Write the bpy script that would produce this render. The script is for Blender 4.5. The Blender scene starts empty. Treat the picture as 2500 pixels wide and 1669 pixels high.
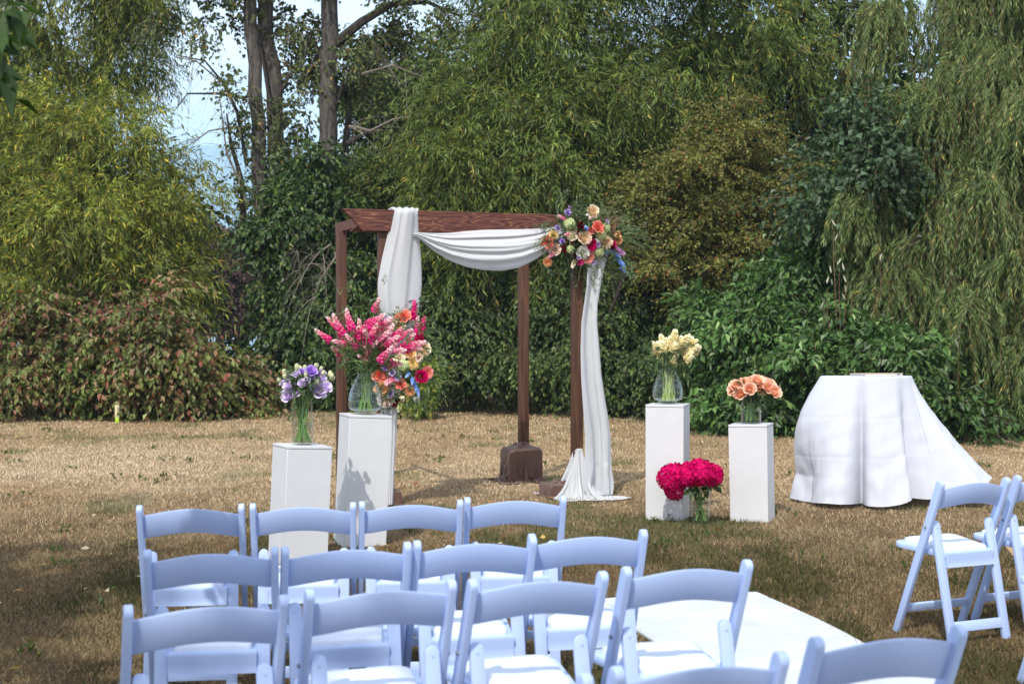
import bpy, bmesh, math, random
import numpy as np
from mathutils import Vector, Matrix

R = math.radians
PI = math.pi
sc = bpy.context.scene
C = sc.collection
rng = np.random.default_rng(7)
random.seed(7)

# ------------------------------------------------------------------ camera
F_PX, CX, CY, CAM_H = 3472.0, 1250.0, 834.5, 1.54
PITCH = math.atan(39.5 / F_PX)
cd = bpy.data.cameras.new('camera')
cam = bpy.data.objects.new('camera', cd)
C.objects.link(cam)
cam.location = (0, 0, CAM_H)
cam.rotation_euler = (PI / 2 - PITCH, 0, 0)
cd.sensor_width = 36.0
cd.lens = 50.0
cd.clip_start = 0.05
cd.clip_end = 20000
cd.dof.use_dof = True
cd.dof.focus_distance = 11.8
cd.dof.aperture_fstop = 4.5
sc.camera = cam

# ------------------------------------------------------------------ sky and sun
SUN_EL, SUN_AZ = R(51), R(17)          # the sun stands behind the camera, to its left
w = bpy.data.worlds.new('World')
sc.world = w
w.use_nodes = True
nt = w.node_tree
nt.nodes.clear()
n_out = nt.nodes.new('ShaderNodeOutputWorld')
n_bg = nt.nodes.new('ShaderNodeBackground')
n_bg.inputs['Strength'].default_value = 0.15
n_sky = nt.nodes.new('ShaderNodeTexSky')
n_sky.sky_type = 'NISHITA'
n_sky.sun_disc = False
n_sky.sun_elevation = SUN_EL
n_sky.sun_rotation = R(180) + SUN_AZ
n_sky.air_density = 1.0
n_sky.dust_density = 1.2
n_sky.ozone_density = 1.0
# thin high cloud
n_tc = nt.nodes.new('ShaderNodeTexCoord')
n_map = nt.nodes.new('ShaderNodeMapping')
n_map.inputs['Scale'].default_value = (1.6, 1.6, 5.0)
n_noise = nt.nodes.new('ShaderNodeTexNoise')
n_noise.inputs['Scale'].default_value = 2.2
n_noise.inputs['Detail'].default_value = 7
n_noise.inputs['Roughness'].default_value = 0.55
n_ramp = nt.nodes.new('ShaderNodeValToRGB')
n_ramp.color_ramp.elements[0].position = 0.38
n_ramp.color_ramp.elements[0].color = (0.25, 0.25, 0.25, 1)
n_ramp.color_ramp.elements[1].position = 0.62
n_ramp.color_ramp.elements[1].color = (0.9, 0.9, 0.9, 1)
n_mix = nt.nodes.new('ShaderNodeMixRGB')
n_mix.inputs['Color2'].default_value = (8.0, 8.3, 8.9, 1)
nt.links.new(n_tc.outputs['Generated'], n_map.inputs['Vector'])
nt.links.new(n_map.outputs['Vector'], n_noise.inputs['Vector'])
nt.links.new(n_noise.outputs['Fac'], n_ramp.inputs['Fac'])
nt.links.new(n_ramp.outputs['Color'], n_mix.inputs['Fac'])
nt.links.new(n_sky.outputs['Color'], n_mix.inputs['Color1'])
nt.links.new(n_mix.outputs['Color'], n_bg.inputs['Color'])
nt.links.new(n_bg.outputs['Background'], n_out.inputs['Surface'])

sd = bpy.data.lights.new('sun', 'SUN')
sun = bpy.data.objects.new('sun', sd)
C.objects.link(sun)
sd.energy = 3.3
sd.angle = R(0.6)
sd.color = (1.0, 0.955, 0.88)
sun_dir = Vector((-math.sin(SUN_AZ) * math.cos(SUN_EL), -math.cos(SUN_AZ) * math.cos(SUN_EL), math.sin(SUN_EL)))
sun.rotation_euler = sun_dir.to_track_quat('Z', 'Y').to_euler()

sc.view_settings.view_transform = 'Standard'
sc.view_settings.look = 'None'
sc.view_settings.exposure = 0.34
sc.view_settings.gamma = 1.0
sc.view_settings.use_curve_mapping = False
sc.render.engine = 'CYCLES'
sc.cycles.max_bounces = 7
sc.cycles.diffuse_bounces = 4
sc.cycles.glossy_bounces = 3
sc.cycles.transmission_bounces = 5
sc.cycles.transparent_max_bounces = 16
sc.cycles.sample_clamp_indirect = 6.0
sc.cycles.volume_bounces = 3
sc.cycles.use_denoising = True
sc.cycles.denoiser = 'OPENIMAGEDENOISE'
sc.cycles.denoising_input_passes = 'RGB_ALBEDO_NORMAL'


# ------------------------------------------------------------------ helpers
def lin(r, g, b):
    f = lambda c: c / 12.92 if c <= 0.04045 else ((c + 0.055) / 1.055) ** 2.4
    return (f(r / 255), f(g / 255), f(b / 255))


K = 2500.0 / 2349.0


def at(x, y, Y):
    """a point of the 2349 px wide photograph, taken at the distance Y, as a place in the scene"""
    x, y = x * K, y * K
    dx, dz = (x - CX) / F_PX, -(y - CY) / F_PX
    c, s = math.cos(PITCH), math.sin(PITCH)
    dy, dzz = c + dz * s, -s + dz * c
    t = Y / dy
    return Vector((dx * t, Y, CAM_H + dzz * t))


def tag(o, label=None, cat=None, group=None, kind=None):
    if label: o['label'] = label
    if cat: o['category'] = cat
    if group: o['group'] = group
    if kind: o['kind'] = kind
    return o


def empty(name, loc=(0, 0, 0), rz=0.0, label=None, cat=None, group=None):
    o = bpy.data.objects.new(name, None)
    C.objects.link(o)
    o.empty_display_size = 0.1
    o.location = loc
    o.rotation_euler = (0, 0, rz)
    return tag(o, label, cat, group)


def link(name, me, parent=None):
    o = bpy.data.objects.new(name, me)
    C.objects.link(o)
    if parent is not None: o.parent = parent
    return o


def copy_tree(o, parent=None):
    c = o.copy()
    C.objects.link(c)
    if parent is not None: c.parent = parent
    for ch in list(o.children): copy_tree(ch, c)
    return c


def shade(me, smooth=True):
    me.polygons.foreach_set('use_smooth', [smooth] * len(me.polygons))


def np_mesh(name, V, Fq, mats, col=None, smooth=False, midx=None):
    """vertices (n,3), faces (m,3 or 4) as numpy arrays; col (n,3) colour of each vertex"""
    me = bpy.data.meshes.new(name)
    V = np.ascontiguousarray(V, dtype=np.float32)
    Fq = np.ascontiguousarray(Fq, dtype=np.int32)
    k = Fq.shape[1]
    me.vertices.add(len(V))
    me.vertices.foreach_set('co', V.ravel())
    me.loops.add(Fq.size)
    me.loops.foreach_set('vertex_index', Fq.ravel())
    me.polygons.add(len(Fq))
    me.polygons.foreach_set('loop_start', np.arange(0, Fq.size, k, dtype=np.int32))
    me.polygons.foreach_set('loop_total', np.full(len(Fq), k, dtype=np.int32))
    if midx is not None: me.polygons.foreach_set('material_index', midx)
    me.polygons.foreach_set('use_smooth', np.full(len(Fq), smooth))
    if col is not None:
        a = me.color_attributes.new('Col', 'FLOAT_COLOR', 'POINT')
        c4 = np.ones((len(V), 4), dtype=np.float32)
        c4[:, :3] = col
        a.data.foreach_set('color', c4.ravel())
    me.update(calc_edges=True)
    for m in (mats if isinstance(mats, (list, tuple)) else [mats]): me.materials.append(m)
    return me


class MB:
    """collects simple shapes into one mesh"""
    def __init__(s): s.v, s.f = [], []

    def add(s, vs, fs):
        b = len(s.v)
        s.v += [tuple(p) for p in vs]
        s.f += [tuple(i + b for i in f) for f in fs]

    def box(s, c, size, M=None):
        x, y, z = [d / 2 for d in size]
        P = [Vector(p) for p in ((-x, -y, -z), (x, -y, -z), (x, y, -z), (-x, y, -z), (-x, -y, z), (x, -y, z), (x, y, z), (-x, y, z))]
        if M is not None: P = [M @ p for p in P]
        c = Vector(c)
        s.add([p + c for p in P], [(0, 3, 2, 1), (4, 5, 6, 7), (0, 1, 5, 4), (1, 2, 6, 5), (2, 3, 7, 6), (3, 0, 4, 7)])

    def tube(s, pts, rad, n=8, cap=True):
        pts = [Vector(p) for p in pts]
        rad = rad if isinstance(rad, (list, tuple)) else [rad] * len(pts)
        rings = []
        up = Vector((0.13, 0.21, 1)).normalized()
        for i, p in enumerate(pts):
            d = (pts[min(i + 1, len(pts) - 1)] - pts[max(i - 1, 0)])
            d = d.normalized() if d.length > 1e-9 else Vector((0, 0, 1))
            a = d.cross(up)
            if a.length < 1e-3: a = d.cross(Vector((1, 0, 0)))
            a.normalize()
            b = d.cross(a).normalized()
            rings.append([p + (a * math.cos(2 * PI * k / n) + b * math.sin(2 * PI * k / n)) * rad[i] for k in range(n)])
        vs = [p for r in rings for p in r]
        fs = []
        for i in range(len(pts) - 1):
            for k in range(n):
                fs.append((i * n + k, i * n + (k + 1) % n, (i + 1) * n + (k + 1) % n, (i + 1) * n + k))
        if cap:
            fs.append(tuple(range(n)))
            fs.append(tuple(reversed([(len(pts) - 1) * n + k for k in range(n)])))
        s.add(vs, fs)

    def loft(s, rings, closed=True, caps=True):
        n = len(rings[0])
        vs = [p for r in rings for p in r]
        fs = []
        for i in range(len(rings) - 1):
            for k in range(n if closed else n - 1):
                fs.append((i * n + k, i * n + (k + 1) % n, (i + 1) * n + (k + 1) % n, (i + 1) * n + k))
        if caps:
            fs.append(tuple(reversed(range(n))))
            fs.append(tuple((len(rings) - 1) * n + k for k in range(n)))
        s.add(vs, fs)

    def lathe(s, prof, n=32, c=(0, 0, 0)):
        c = Vector(c)
        s.loft([[Vector((r * math.cos(2 * PI * k / n), r * math.sin(2 * PI * k / n), z)) + c for k in range(n)] for r, z in prof], caps=False)

    def mesh(s, name, mats, smooth=True, bevel=0.0, seg=2):
        me = bpy.data.meshes.new(name)
        me.from_pydata([tuple(p) for p in s.v], [], s.f)
        bm = bmesh.new()
        bm.from_mesh(me)
        bmesh.ops.recalc_face_normals(bm, faces=bm.faces)
        if bevel > 0:
            es = [e for e in bm.edges if len(e.link_faces) == 2 and e.calc_face_angle(0) > 0.6]
            bmesh.ops.bevel(bm, geom=es, offset=bevel, segments=seg, profile=0.5, affect='EDGES', clamp_overlap=True)
        bm.to_mesh(me)
        bm.free()
        for m in (mats if isinstance(mats, (list, tuple)) else [mats]): me.materials.append(m)
        shade(me, smooth)
        if smooth and hasattr(me, 'set_sharp_from_angle'): me.set_sharp_from_angle(angle=R(40))
        return me

    def obj(s, name, mats, parent=None, **kw): return link(name, s.mesh(name, mats, **kw), parent)


def grid_obj(name, P, mat, parent=None, closed_u=False):
    """P (rows, cols, 3)"""
    r, c = P.shape[:2]
    i, j = np.meshgrid(np.arange(r - 1), np.arange(c if closed_u else c - 1), indexing='ij')
    j2 = (j + 1) % c
    Fq = np.stack([i * c + j, i * c + j2, (i + 1) * c + j2, (i + 1) * c + j], -1).reshape(-1, 4)
    return link(name, np_mesh(name, P.reshape(-1, 3), Fq, mat, smooth=True), parent)


# ------------------------------------------------------------------ materials
def mat(name):
    m = bpy.data.materials.new(name)
    m.use_nodes = True
    t = m.node_tree
    return m, t, t.nodes['Principled BSDF']


def N(t, kind, **kw):
    n = t.nodes.new(kind)
    for k, v in kw.items():
        if k in n.inputs: n.inputs[k].default_value = v
        else: setattr(n, k, v)
    return n


def ramp(t, stops, src):
    r = t.nodes.new('ShaderNodeValToRGB')
    e = r.color_ramp.elements
    while len(e) < len(stops): e.new(0.5)
    for q, (p, c) in zip(e, stops):
        q.position = p
        q.color = (*c, 1)
    t.links.new(src, r.inputs['Fac'])
    return r


def plain(name, col, rough=0.5, var=0.06, scale=12.0, bump=0.0, spec=0.5, coords='Object'):
    m, t, b = mat(name)
    tc = N(t, 'ShaderNodeTexCoord')
    nz = N(t, 'ShaderNodeTexNoise', Scale=scale, Detail=5.0, Roughness=0.6)
    t.links.new(tc.outputs[coords], nz.inputs['Vector'])
    r = ramp(t, [(0.3, tuple(c * (1 - var) for c in col)), (0.7, tuple(min(1, c * (1 + var)) for c in col))], nz.outputs['Fac'])
    t.links.new(r.outputs['Color'], b.inputs['Base Color'])
    b.inputs['Roughness'].default_value = rough
    b.inputs['Specular IOR Level'].default_value = spec
    if bump:
        bp = N(t, 'ShaderNodeBump', Strength=bump, Distance=0.01)
        t.links.new(nz.outputs['Fac'], bp.inputs['Height'])
        t.links.new(bp.outputs['Normal'], b.inputs['Normal'])
    return m


def leafy(name, trans=0.27, gloss=0.03, rough=0.5, tint=(1.15, 1.2, 0.7)):
    """thin leaf: colour of each leaf in 'Col', some light passes through it, a faint sheen"""
    m, t, b = mat(name)
    t.nodes.remove(b)
    out = t.nodes['Material Output']
    a = N(t, 'ShaderNodeVertexColor', layer_name='Col')
    d = N(t, 'ShaderNodeBsdfDiffuse')
    tr = N(t, 'ShaderNodeBsdfTranslucent')
    mul = N(t, 'ShaderNodeMixRGB', blend_type='MULTIPLY', Fac=1.0, Color2=(*tint, 1))
    t.links.new(a.outputs['Color'], d.inputs['Color'])
    t.links.new(a.outputs['Color'], mul.inputs['Color1'])
    t.links.new(mul.outputs['Color'], tr.inputs['Color'])
    m1 = N(t, 'ShaderNodeMixShader', Fac=trans)
    t.links.new(d.outputs[0], m1.inputs[1])
    t.links.new(tr.outputs[0], m1.inputs[2])
    g = N(t, 'ShaderNodeBsdfGlossy', Roughness=rough)
    m2 = N(t, 'ShaderNodeMixShader', Fac=gloss)
    t.links.new(m1.outputs[0], m2.inputs[1])
    t.links.new(g.outputs[0], m2.inputs[2])
    t.links.new(m2.outputs[0], out.inputs['Surface'])
    return m


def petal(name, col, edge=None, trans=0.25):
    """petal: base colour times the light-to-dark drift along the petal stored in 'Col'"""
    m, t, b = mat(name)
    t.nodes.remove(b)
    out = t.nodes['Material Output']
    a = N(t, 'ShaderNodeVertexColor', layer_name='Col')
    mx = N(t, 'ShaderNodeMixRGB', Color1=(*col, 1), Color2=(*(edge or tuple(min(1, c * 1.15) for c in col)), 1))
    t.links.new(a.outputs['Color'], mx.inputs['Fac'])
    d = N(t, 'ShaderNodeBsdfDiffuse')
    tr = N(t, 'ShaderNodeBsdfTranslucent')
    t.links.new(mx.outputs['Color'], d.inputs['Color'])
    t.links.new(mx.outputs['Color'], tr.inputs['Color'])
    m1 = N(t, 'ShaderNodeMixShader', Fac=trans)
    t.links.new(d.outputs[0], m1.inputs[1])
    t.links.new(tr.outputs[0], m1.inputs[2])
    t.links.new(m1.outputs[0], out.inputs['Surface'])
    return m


def fabric(name, col, trans=0.2, weave=900.0, sheen=0.0, rough=0.9):
    m, t, b = mat(name)
    out = t.nodes['Material Output']
    tc = N(t, 'ShaderNodeTexCoord')
    nz = N(t, 'ShaderNodeTexNoise', Scale=5.0, Detail=6.0, Roughness=0.6)
    t.links.new(tc.outputs['Object'], nz.inputs['Vector'])
    r = ramp(t, [(0.3, tuple(c * 0.95 for c in col)), (0.7, col)], nz.outputs['Fac'])
    t.links.new(r.outputs['Color'], b.inputs['Base Color'])
    b.inputs['Roughness'].default_value = rough
    b.inputs['Specular IOR Level'].default_value = 0.2
    b.inputs['Sheen Weight'].default_value = sheen
    nz2 = N(t, 'ShaderNodeTexNoise', Scale=28.0, Detail=4.0, Roughness=0.55, Distortion=0.8)
    t.links.new(tc.outputs['Object'], nz2.inputs['Vector'])
    bp = N(t, 'ShaderNodeBump', Strength=0.12, Distance=0.01)
    t.links.new(nz2.outputs['Fac'], bp.inputs['Height'])
    t.links.new(bp.outputs['Normal'], b.inputs['Normal'])
    tr = N(t, 'ShaderNodeBsdfTranslucent')
    t.links.new(r.outputs['Color'], tr.inputs['Color'])
    m1 = N(t, 'ShaderNodeMixShader', Fac=trans)
    t.links.new(b.outputs[0], m1.inputs[1])
    t.links.new(tr.outputs[0], m1.inputs[2])
    t.links.new(m1.outputs[0], out.inputs['Surface'])
    return m


def wood(name, dark, mid, light, axis='X', knots=True):
    """stained softwood with its grain along one axis of the piece"""
    m, t, b = mat(name)
    tc = N(t, 'ShaderNodeTexCoord')
    mp = N(t, 'ShaderNodeMapping')
    st = {'X': (1.0, 8.0, 8.0), 'Z': (9.0, 9.0, 0.5)}[axis]
    mp.inputs['Scale'].default_value = st
    t.links.new(tc.outputs['Object'], mp.inputs['Vector'])
    big = N(t, 'ShaderNodeTexNoise', Scale=1.6, Detail=2.0, Roughness=0.4, Distortion=0.3)
    t.links.new(mp.outputs['Vector'], big.inputs['Vector'])
    mul = N(t, 'ShaderNodeMath', operation='MULTIPLY')
    mul.inputs[1].default_value = 11.0 if knots else 6.0
    t.links.new(big.outputs['Fac'], mul.inputs[0])
    fr = N(t, 'ShaderNodeMath', operation='PINGPONG')
    fr.inputs[1].default_value = 0.5
    t.links.new(mul.outputs[0], fr.inputs[0])
    fine = N(t, 'ShaderNodeTexNoise', Scale=14.0, Detail=6.0, Roughness=0.7)
    t.links.new(mp.outputs['Vector'], fine.inputs['Vector'])
    ad = N(t, 'ShaderNodeMath', operation='MULTIPLY_ADD')
    ad.inputs[1].default_value = 0.55
    t.links.new(fine.outputs['Fac'], ad.inputs[0])
    t.links.new(fr.outputs[0], ad.inputs[2])
    r = ramp(t, [(0.25, dark), (0.5, mid), (0.66, mid), (0.80, light)], ad.outputs[0])
    t.links.new(r.outputs['Color'], b.inputs['Base Color'])
    b.inputs['Roughness'].default_value = 0.6
    b.inputs['Specular IOR Level'].default_value = 0.3
    bp = N(t, 'ShaderNodeBump', Strength=0.25, Distance=0.004)
    t.links.new(ad.outputs[0], bp.inputs['Height'])
    t.links.new(bp.outputs['Normal'], b.inputs['Normal'])
    return m


def bark(name, dark, light):
    m, t, b = mat(name)
    tc = N(t, 'ShaderNodeTexCoord')
    mp = N(t, 'ShaderNodeMapping')
    mp.inputs['Scale'].default_value = (7, 7, 1.3)
    t.links.new(tc.outputs['Object'], mp.inputs['Vector'])
    nz = N(t, 'ShaderNodeTexNoise', Scale=3.0, Detail=8.0, Roughness=0.7, Distortion=0.6)
    t.links.new(mp.outputs['Vector'], nz.inputs['Vector'])
    r = ramp(t, [(0.35, dark), (0.65, light)], nz.outputs['Fac'])
    t.links.new(r.outputs['Color'], b.inputs['Base Color'])
    b.inputs['Roughness'].default_value = 0.9
    bp = N(t, 'ShaderNodeBump', Strength=0.9, Distance=0.04)
    t.links.new(nz.outputs['Fac'], bp.inputs['Height'])
    t.links.new(bp.outputs['Normal'], b.inputs['Normal'])
    return m


def glassy(name, tint, ior, rough=0.0, keep=0.93):
    """thin clear wall: what is behind shows through, the sky glints at the edges"""
    m, t, b = mat(name)
    t.nodes.remove(b)
    out = t.nodes['Material Output']
    tp = N(t, 'ShaderNodeBsdfTransparent', Color=(*tint, 1))
    gl = N(t, 'ShaderNodeBsdfGlossy', Roughness=rough)
    lw = N(t, 'ShaderNodeLayerWeight', Blend=0.5)
    pw = N(t, 'ShaderNodeMath', operation='POWER')
    pw.inputs[1].default_value = 3.0
    t.links.new(lw.outputs['Facing'], pw.inputs[0])
    fr = N(t, 'ShaderNodeMath', operation='MULTIPLY_ADD')
    fr.inputs[1].default_value = 0.75 * (ior - 1) / 0.42
    fr.inputs[2].default_value = 0.025
    t.links.new(pw.outputs[0], fr.inputs[0])
    mx = N(t, 'ShaderNodeMixShader')
    t.links.new(fr.outputs[0], mx.inputs[0])
    t.links.new(tp.outputs[0], mx.inputs[1])
    t.links.new(gl.outputs[0], mx.inputs[2])
    t.links.new(mx.outputs[0], out.inputs['Surface'])
    return m


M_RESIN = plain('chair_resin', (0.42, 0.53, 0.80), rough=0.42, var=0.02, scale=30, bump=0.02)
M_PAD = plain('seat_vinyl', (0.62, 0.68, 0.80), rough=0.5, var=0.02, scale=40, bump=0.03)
M_BOLT = plain('bolt_metal', (0.2, 0.22, 0.27), rough=0.35)
M_PAINT = plain('white_paint', (0.60, 0.605, 0.62), rough=0.5, var=0.035, scale=6)
M_CLOTH = fabric('white_chiffon', (0.76, 0.775, 0.80), trans=0.42)
M_LINEN = fabric('white_linen', (0.66, 0.68, 0.755), trans=0.15)
M_BROWN = fabric('brown_satin', (0.125, 0.07, 0.055), trans=0.0, rough=0.33, sheen=0.1)
M_RUNNER = plain('runner_felt', (0.50, 0.525, 0.54), rough=0.95, var=0.12, scale=3.5, bump=0.35)
M_BEAM = wood('beam_wood', (0.045, 0.015, 0.012), (0.115, 0.040, 0.030), (0.30, 0.13, 0.065), 'X')
M_POST = wood('post_wood', (0.05, 0.022, 0.013), (0.088, 0.038, 0.021), (0.135, 0.064, 0.036), 'Z', knots=False)
M_LEAF = leafy('leaf')
M_GLOSSLEAF = leafy('glossy_leaf', trans=0.2, gloss=0.04, rough=0.5)
M_GRASS = leafy('dry_grass', trans=0.2, gloss=0.0, tint=(1.0, 1.0, 0.9))
M_TWIG = plain('twig_bark', (0.16, 0.085, 0.045), rough=0.8, var=0.3, scale=3)
M_DEADTWIG = plain('dead_twig', (0.20, 0.17, 0.14), rough=0.9, var=0.3, scale=3)
M_BARK = bark('grey_bark', (0.022, 0.018, 0.016), (0.15, 0.13, 0.115))
M_DARKBARK = bark('dark_bark', (0.015, 0.012, 0.010), (0.07, 0.055, 0.045))
M_STEM = plain('flower_stem', (0.20, 0.32, 0.09), rough=0.55, var=0.2, scale=20)
M_PALESTEM = plain('pale_stem', (0.42, 0.48, 0.17), rough=0.55, var=0.2, scale=20)
M_GLASS = glassy('vase_glass', (0.955, 0.975, 0.97), 1.42)
M_WATER = glassy('vase_water', (0.95, 0.975, 0.965), 1.42)
M_CARD = plain('cardboard', (0.35, 0.22, 0.12), rough=0.85, var=0.1, scale=6)


# ------------------------------------------------------------------ ground, river, far shore, mountain
def noise2(x, y, cell, seed):
    """smooth value noise in 0..1 for numpy arrays"""
    g = np.random.default_rng(seed).random((256, 256))
    u, v = x / cell, y / cell
    i, j = np.floor(u).astype(int), np.floor(v).astype(int)
    fu, fv = u - i, v - j
    fu, fv = fu * fu * (3 - 2 * fu), fv * fv * (3 - 2 * fv)
    a, b = g[i % 256, j % 256], g[(i + 1) % 256, j % 256]
    c, d = g[i % 256, (j + 1) % 256], g[(i + 1) % 256, (j + 1) % 256]
    return (a * (1 - fu) + b * fu) * (1 - fv) + (c * (1 - fu) + d * fu) * fv


def green_mask(x, y):
    return 0.55 * noise2(x, y * 0.45, 0.55, 11) + 0.3 * noise2(x, y * 0.6, 0.19, 12) + 0.15 * noise2(x, y, 1.9, 13)


def brown_mask(x, y):
    return 0.6 * noise2(x, y * 0.5, 1.1, 21) + 0.4 * noise2(x, y * 0.6, 0.3, 22)


m, t, b = mat('lawn_soil')
tc = N(t, 'ShaderNodeTexCoord')
n1 = N(t, 'ShaderNodeTexNoise', Scale=1.3, Detail=8.0, Roughness=0.65)
n2 = N(t, 'ShaderNodeTexNoise', Scale=55.0, Detail=6.0, Roughness=0.7)
t.links.new(tc.outputs['Object'], n1.inputs['Vector'])
t.links.new(tc.outputs['Object'], n2.inputs['Vector'])
r1 = ramp(t, [(0.3, (0.20, 0.135, 0.08)), (0.5, (0.33, 0.235, 0.14)), (0.7, (0.42, 0.315, 0.20))], n1.outputs['Fac'])
r2 = ramp(t, [(0.3, (0.5, 0.47, 0.42)), (0.65, (1.0, 1.0, 1.0))], n2.outputs['Fac'])
mx = N(t, 'ShaderNodeMixRGB', blend_type='MULTIPLY', Fac=1.0)
t.links.new(r1.outputs['Color'], mx.inputs['Color1'])
t.links.new(r2.outputs['Color'], mx.inputs['Color2'])
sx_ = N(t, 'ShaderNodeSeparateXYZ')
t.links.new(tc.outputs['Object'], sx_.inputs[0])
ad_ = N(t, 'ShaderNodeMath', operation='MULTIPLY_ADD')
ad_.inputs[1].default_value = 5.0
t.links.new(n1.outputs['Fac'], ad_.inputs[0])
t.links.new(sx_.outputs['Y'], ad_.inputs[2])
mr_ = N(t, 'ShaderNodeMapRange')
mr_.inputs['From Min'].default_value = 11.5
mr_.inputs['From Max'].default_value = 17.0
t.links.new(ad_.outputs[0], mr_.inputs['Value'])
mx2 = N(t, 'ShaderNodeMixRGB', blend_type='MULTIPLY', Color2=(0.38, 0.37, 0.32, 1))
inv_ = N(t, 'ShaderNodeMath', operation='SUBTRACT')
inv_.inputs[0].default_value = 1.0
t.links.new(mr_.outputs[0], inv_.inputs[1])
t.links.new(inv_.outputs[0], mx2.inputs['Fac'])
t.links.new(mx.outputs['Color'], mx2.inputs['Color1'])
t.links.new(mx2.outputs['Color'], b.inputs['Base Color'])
b.inputs['Roughness'].default_value = 0.95
b.inputs['Specular IOR Level'].default_value = 0.1
bp = N(t, 'ShaderNodeBump', Strength=0.6, Distance=0.02)
t.links.new(n2.outputs['Fac'], bp.inputs['Height'])
t.links.new(bp.outputs['Normal'], b.inputs['Normal'])
M_SOIL = m

mb = MB()
mb.add([(-400, -60, 0), (400, -60, 0), (400, 70, 0), (-400, 70, 0), (400, 78, -1.6), (-400, 78, -1.6)], [(0, 1, 2, 3), (3, 2, 4, 5)])
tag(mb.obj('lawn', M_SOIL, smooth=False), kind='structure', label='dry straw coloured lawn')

m, t, b = mat('river_water')
b.inputs['Base Color'].default_value = (0.10, 0.13, 0.14, 1)
b.inputs['Roughness'].default_value = 0.18
tc = N(t, 'ShaderNodeTexCoord')
nz = N(t, 'ShaderNodeTexNoise', Scale=0.6, Detail=4.0)
t.links.new(tc.outputs['Object'], nz.inputs['Vector'])
bp = N(t, 'ShaderNodeBump', Strength=0.15, Distance=0.05)
t.links.new(nz.outputs['Fac'], bp.inputs['Height'])
t.links.new(bp.outputs['Normal'], b.inputs['Normal'])
mb = MB()
mb.add([(-900, 72, -1.0), (900, 72, -1.0), (900, 460, -1.0), (-900, 460, -1.0)], [(0, 1, 2, 3)])
tag(mb.obj('river', m, smooth=False), kind='structure', label='pale river beyond the shrubs')
M_SAND = plain('shore_gravel', (0.42, 0.38, 0.33), rough=0.95, var=0.15, scale=0.3)
mb = MB()
mb.add([(-1200, 420, -1.6), (1200, 420, -1.6), (1200, 440, 1.6), (-1200, 440, 1.6), (1200, 3000, 4), (-1200, 3000, 4)], [(0, 1, 2, 3), (3, 2, 4, 5)])
tag(mb.obj('far_shore', M_SAND, smooth=False), kind='structure', label='gravel shore across the river')

# mountain ridge far behind
xs = np.linspace(-2600, 2600, 90)
ys = np.linspace(3300, 5200, 26)
X, Yy = np.meshgrid(xs, ys)
prof = np.clip(1 - np.abs((Yy - 4200) / 950) ** 1.3, 0, 1)
ridge = 430 + 90 * np.sin(X / 620 + 2.6) + 40 * np.sin(X / 230 + 2) + 60 * (noise2(X + 9000, Yy, 260, 31) - .5)
Z = prof * ridge * (0.85 + 0.3 * noise2(X + 9000, Yy, 330, 32)) - 5
mt = grid_obj('mountain', np.stack([X, Yy, Z], -1), plain('mountain_forest', (0.06, 0.085, 0.055), rough=1.0, var=0.3, scale=0.004))
tag(mt, kind='structure', label='forested mountain ridge beyond the river')

hz = bpy.data.materials.new('haze_air')
hz.use_nodes = True
t = hz.node_tree
t.nodes.clear()
pv = N(t, 'ShaderNodeVolumePrincipled', Density=0.00034)
pv.inputs['Color'].default_value = (0.56, 0.80, 1.0, 1)
pv.inputs['Anisotropy'].default_value = -0.15
t.links.new(pv.outputs[0], N(t, 'ShaderNodeOutputMaterial').inputs['Volume'])
mb = MB()
mb.box((0, 2600, 303), (7000, 5400, 614))
tag(mb.obj('haze', hz, smooth=False), 'blue summer haze over the far hills', None, None, 'stuff')


# ------------------------------------------------------------------ foliage generators
def unit(a): return a / np.maximum(np.linalg.norm(a, axis=-1, keepdims=True), 1e-9)


def rand_dirs(n):
    return unit(rng.normal(size=(n, 3)))


def spray_leaves(P, D, L, m, leaf_l, leaf_w, droop, cols, spread=0.7, hang=0.3, fold=0.25, size_var=0.3, jit=0.25):
    """leaves along drooping twigs: P, D (n,3) start and direction, L (n,) length, m leaves on each, cols (n,m,3)"""
    n = len(P)
    tt = (np.arange(m) + 0.6) / m
    tt = tt[None, :] + rng.uniform(-.3, .3, (n, m)) / m
    pos = P[:, None] + D[:, None] * (L[:, None] * tt)[..., None]
    pos[..., 2] -= droop * L[:, None] * tt ** 2
    tan = D[:, None] + np.zeros((n, m, 3))
    tan[..., 2] -= 2 * droop * tt
    tan = unit(tan)
    rd = rand_dirs(n * m).reshape(n, m, 3)
    side = unit(np.cross(tan, rd))
    ld = tan * math.cos(spread) + side * math.sin(spread) + rd * jit
    ld[..., 2] -= hang
    ld = unit(ld)
    up = rand_dirs(n * m).reshape(n, m, 3) * 0.75
    up[..., 2] += 0.8
    sw = unit(np.cross(ld, up))
    nrm = np.cross(sw, ld)
    ll = leaf_l * rng.uniform(1 - size_var, 1 + size_var, (n, m))[..., None]
    lw = leaf_w * rng.uniform(1 - size_var, 1 + size_var, (n, m))[..., None]
    a = pos
    mid = pos + ld * ll * 0.42 + nrm * lw * fold
    V = np.stack([a, mid + sw * lw * 0.5, pos + ld * ll - nrm * ll * 0.06, mid - sw * lw * 0.5], 2).reshape(-1, 3)
    Fq = np.arange(n * m * 4).reshape(-1, 4)
    col = np.repeat(cols.reshape(-1, 3), 4, axis=0)
    return V, Fq, col


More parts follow.
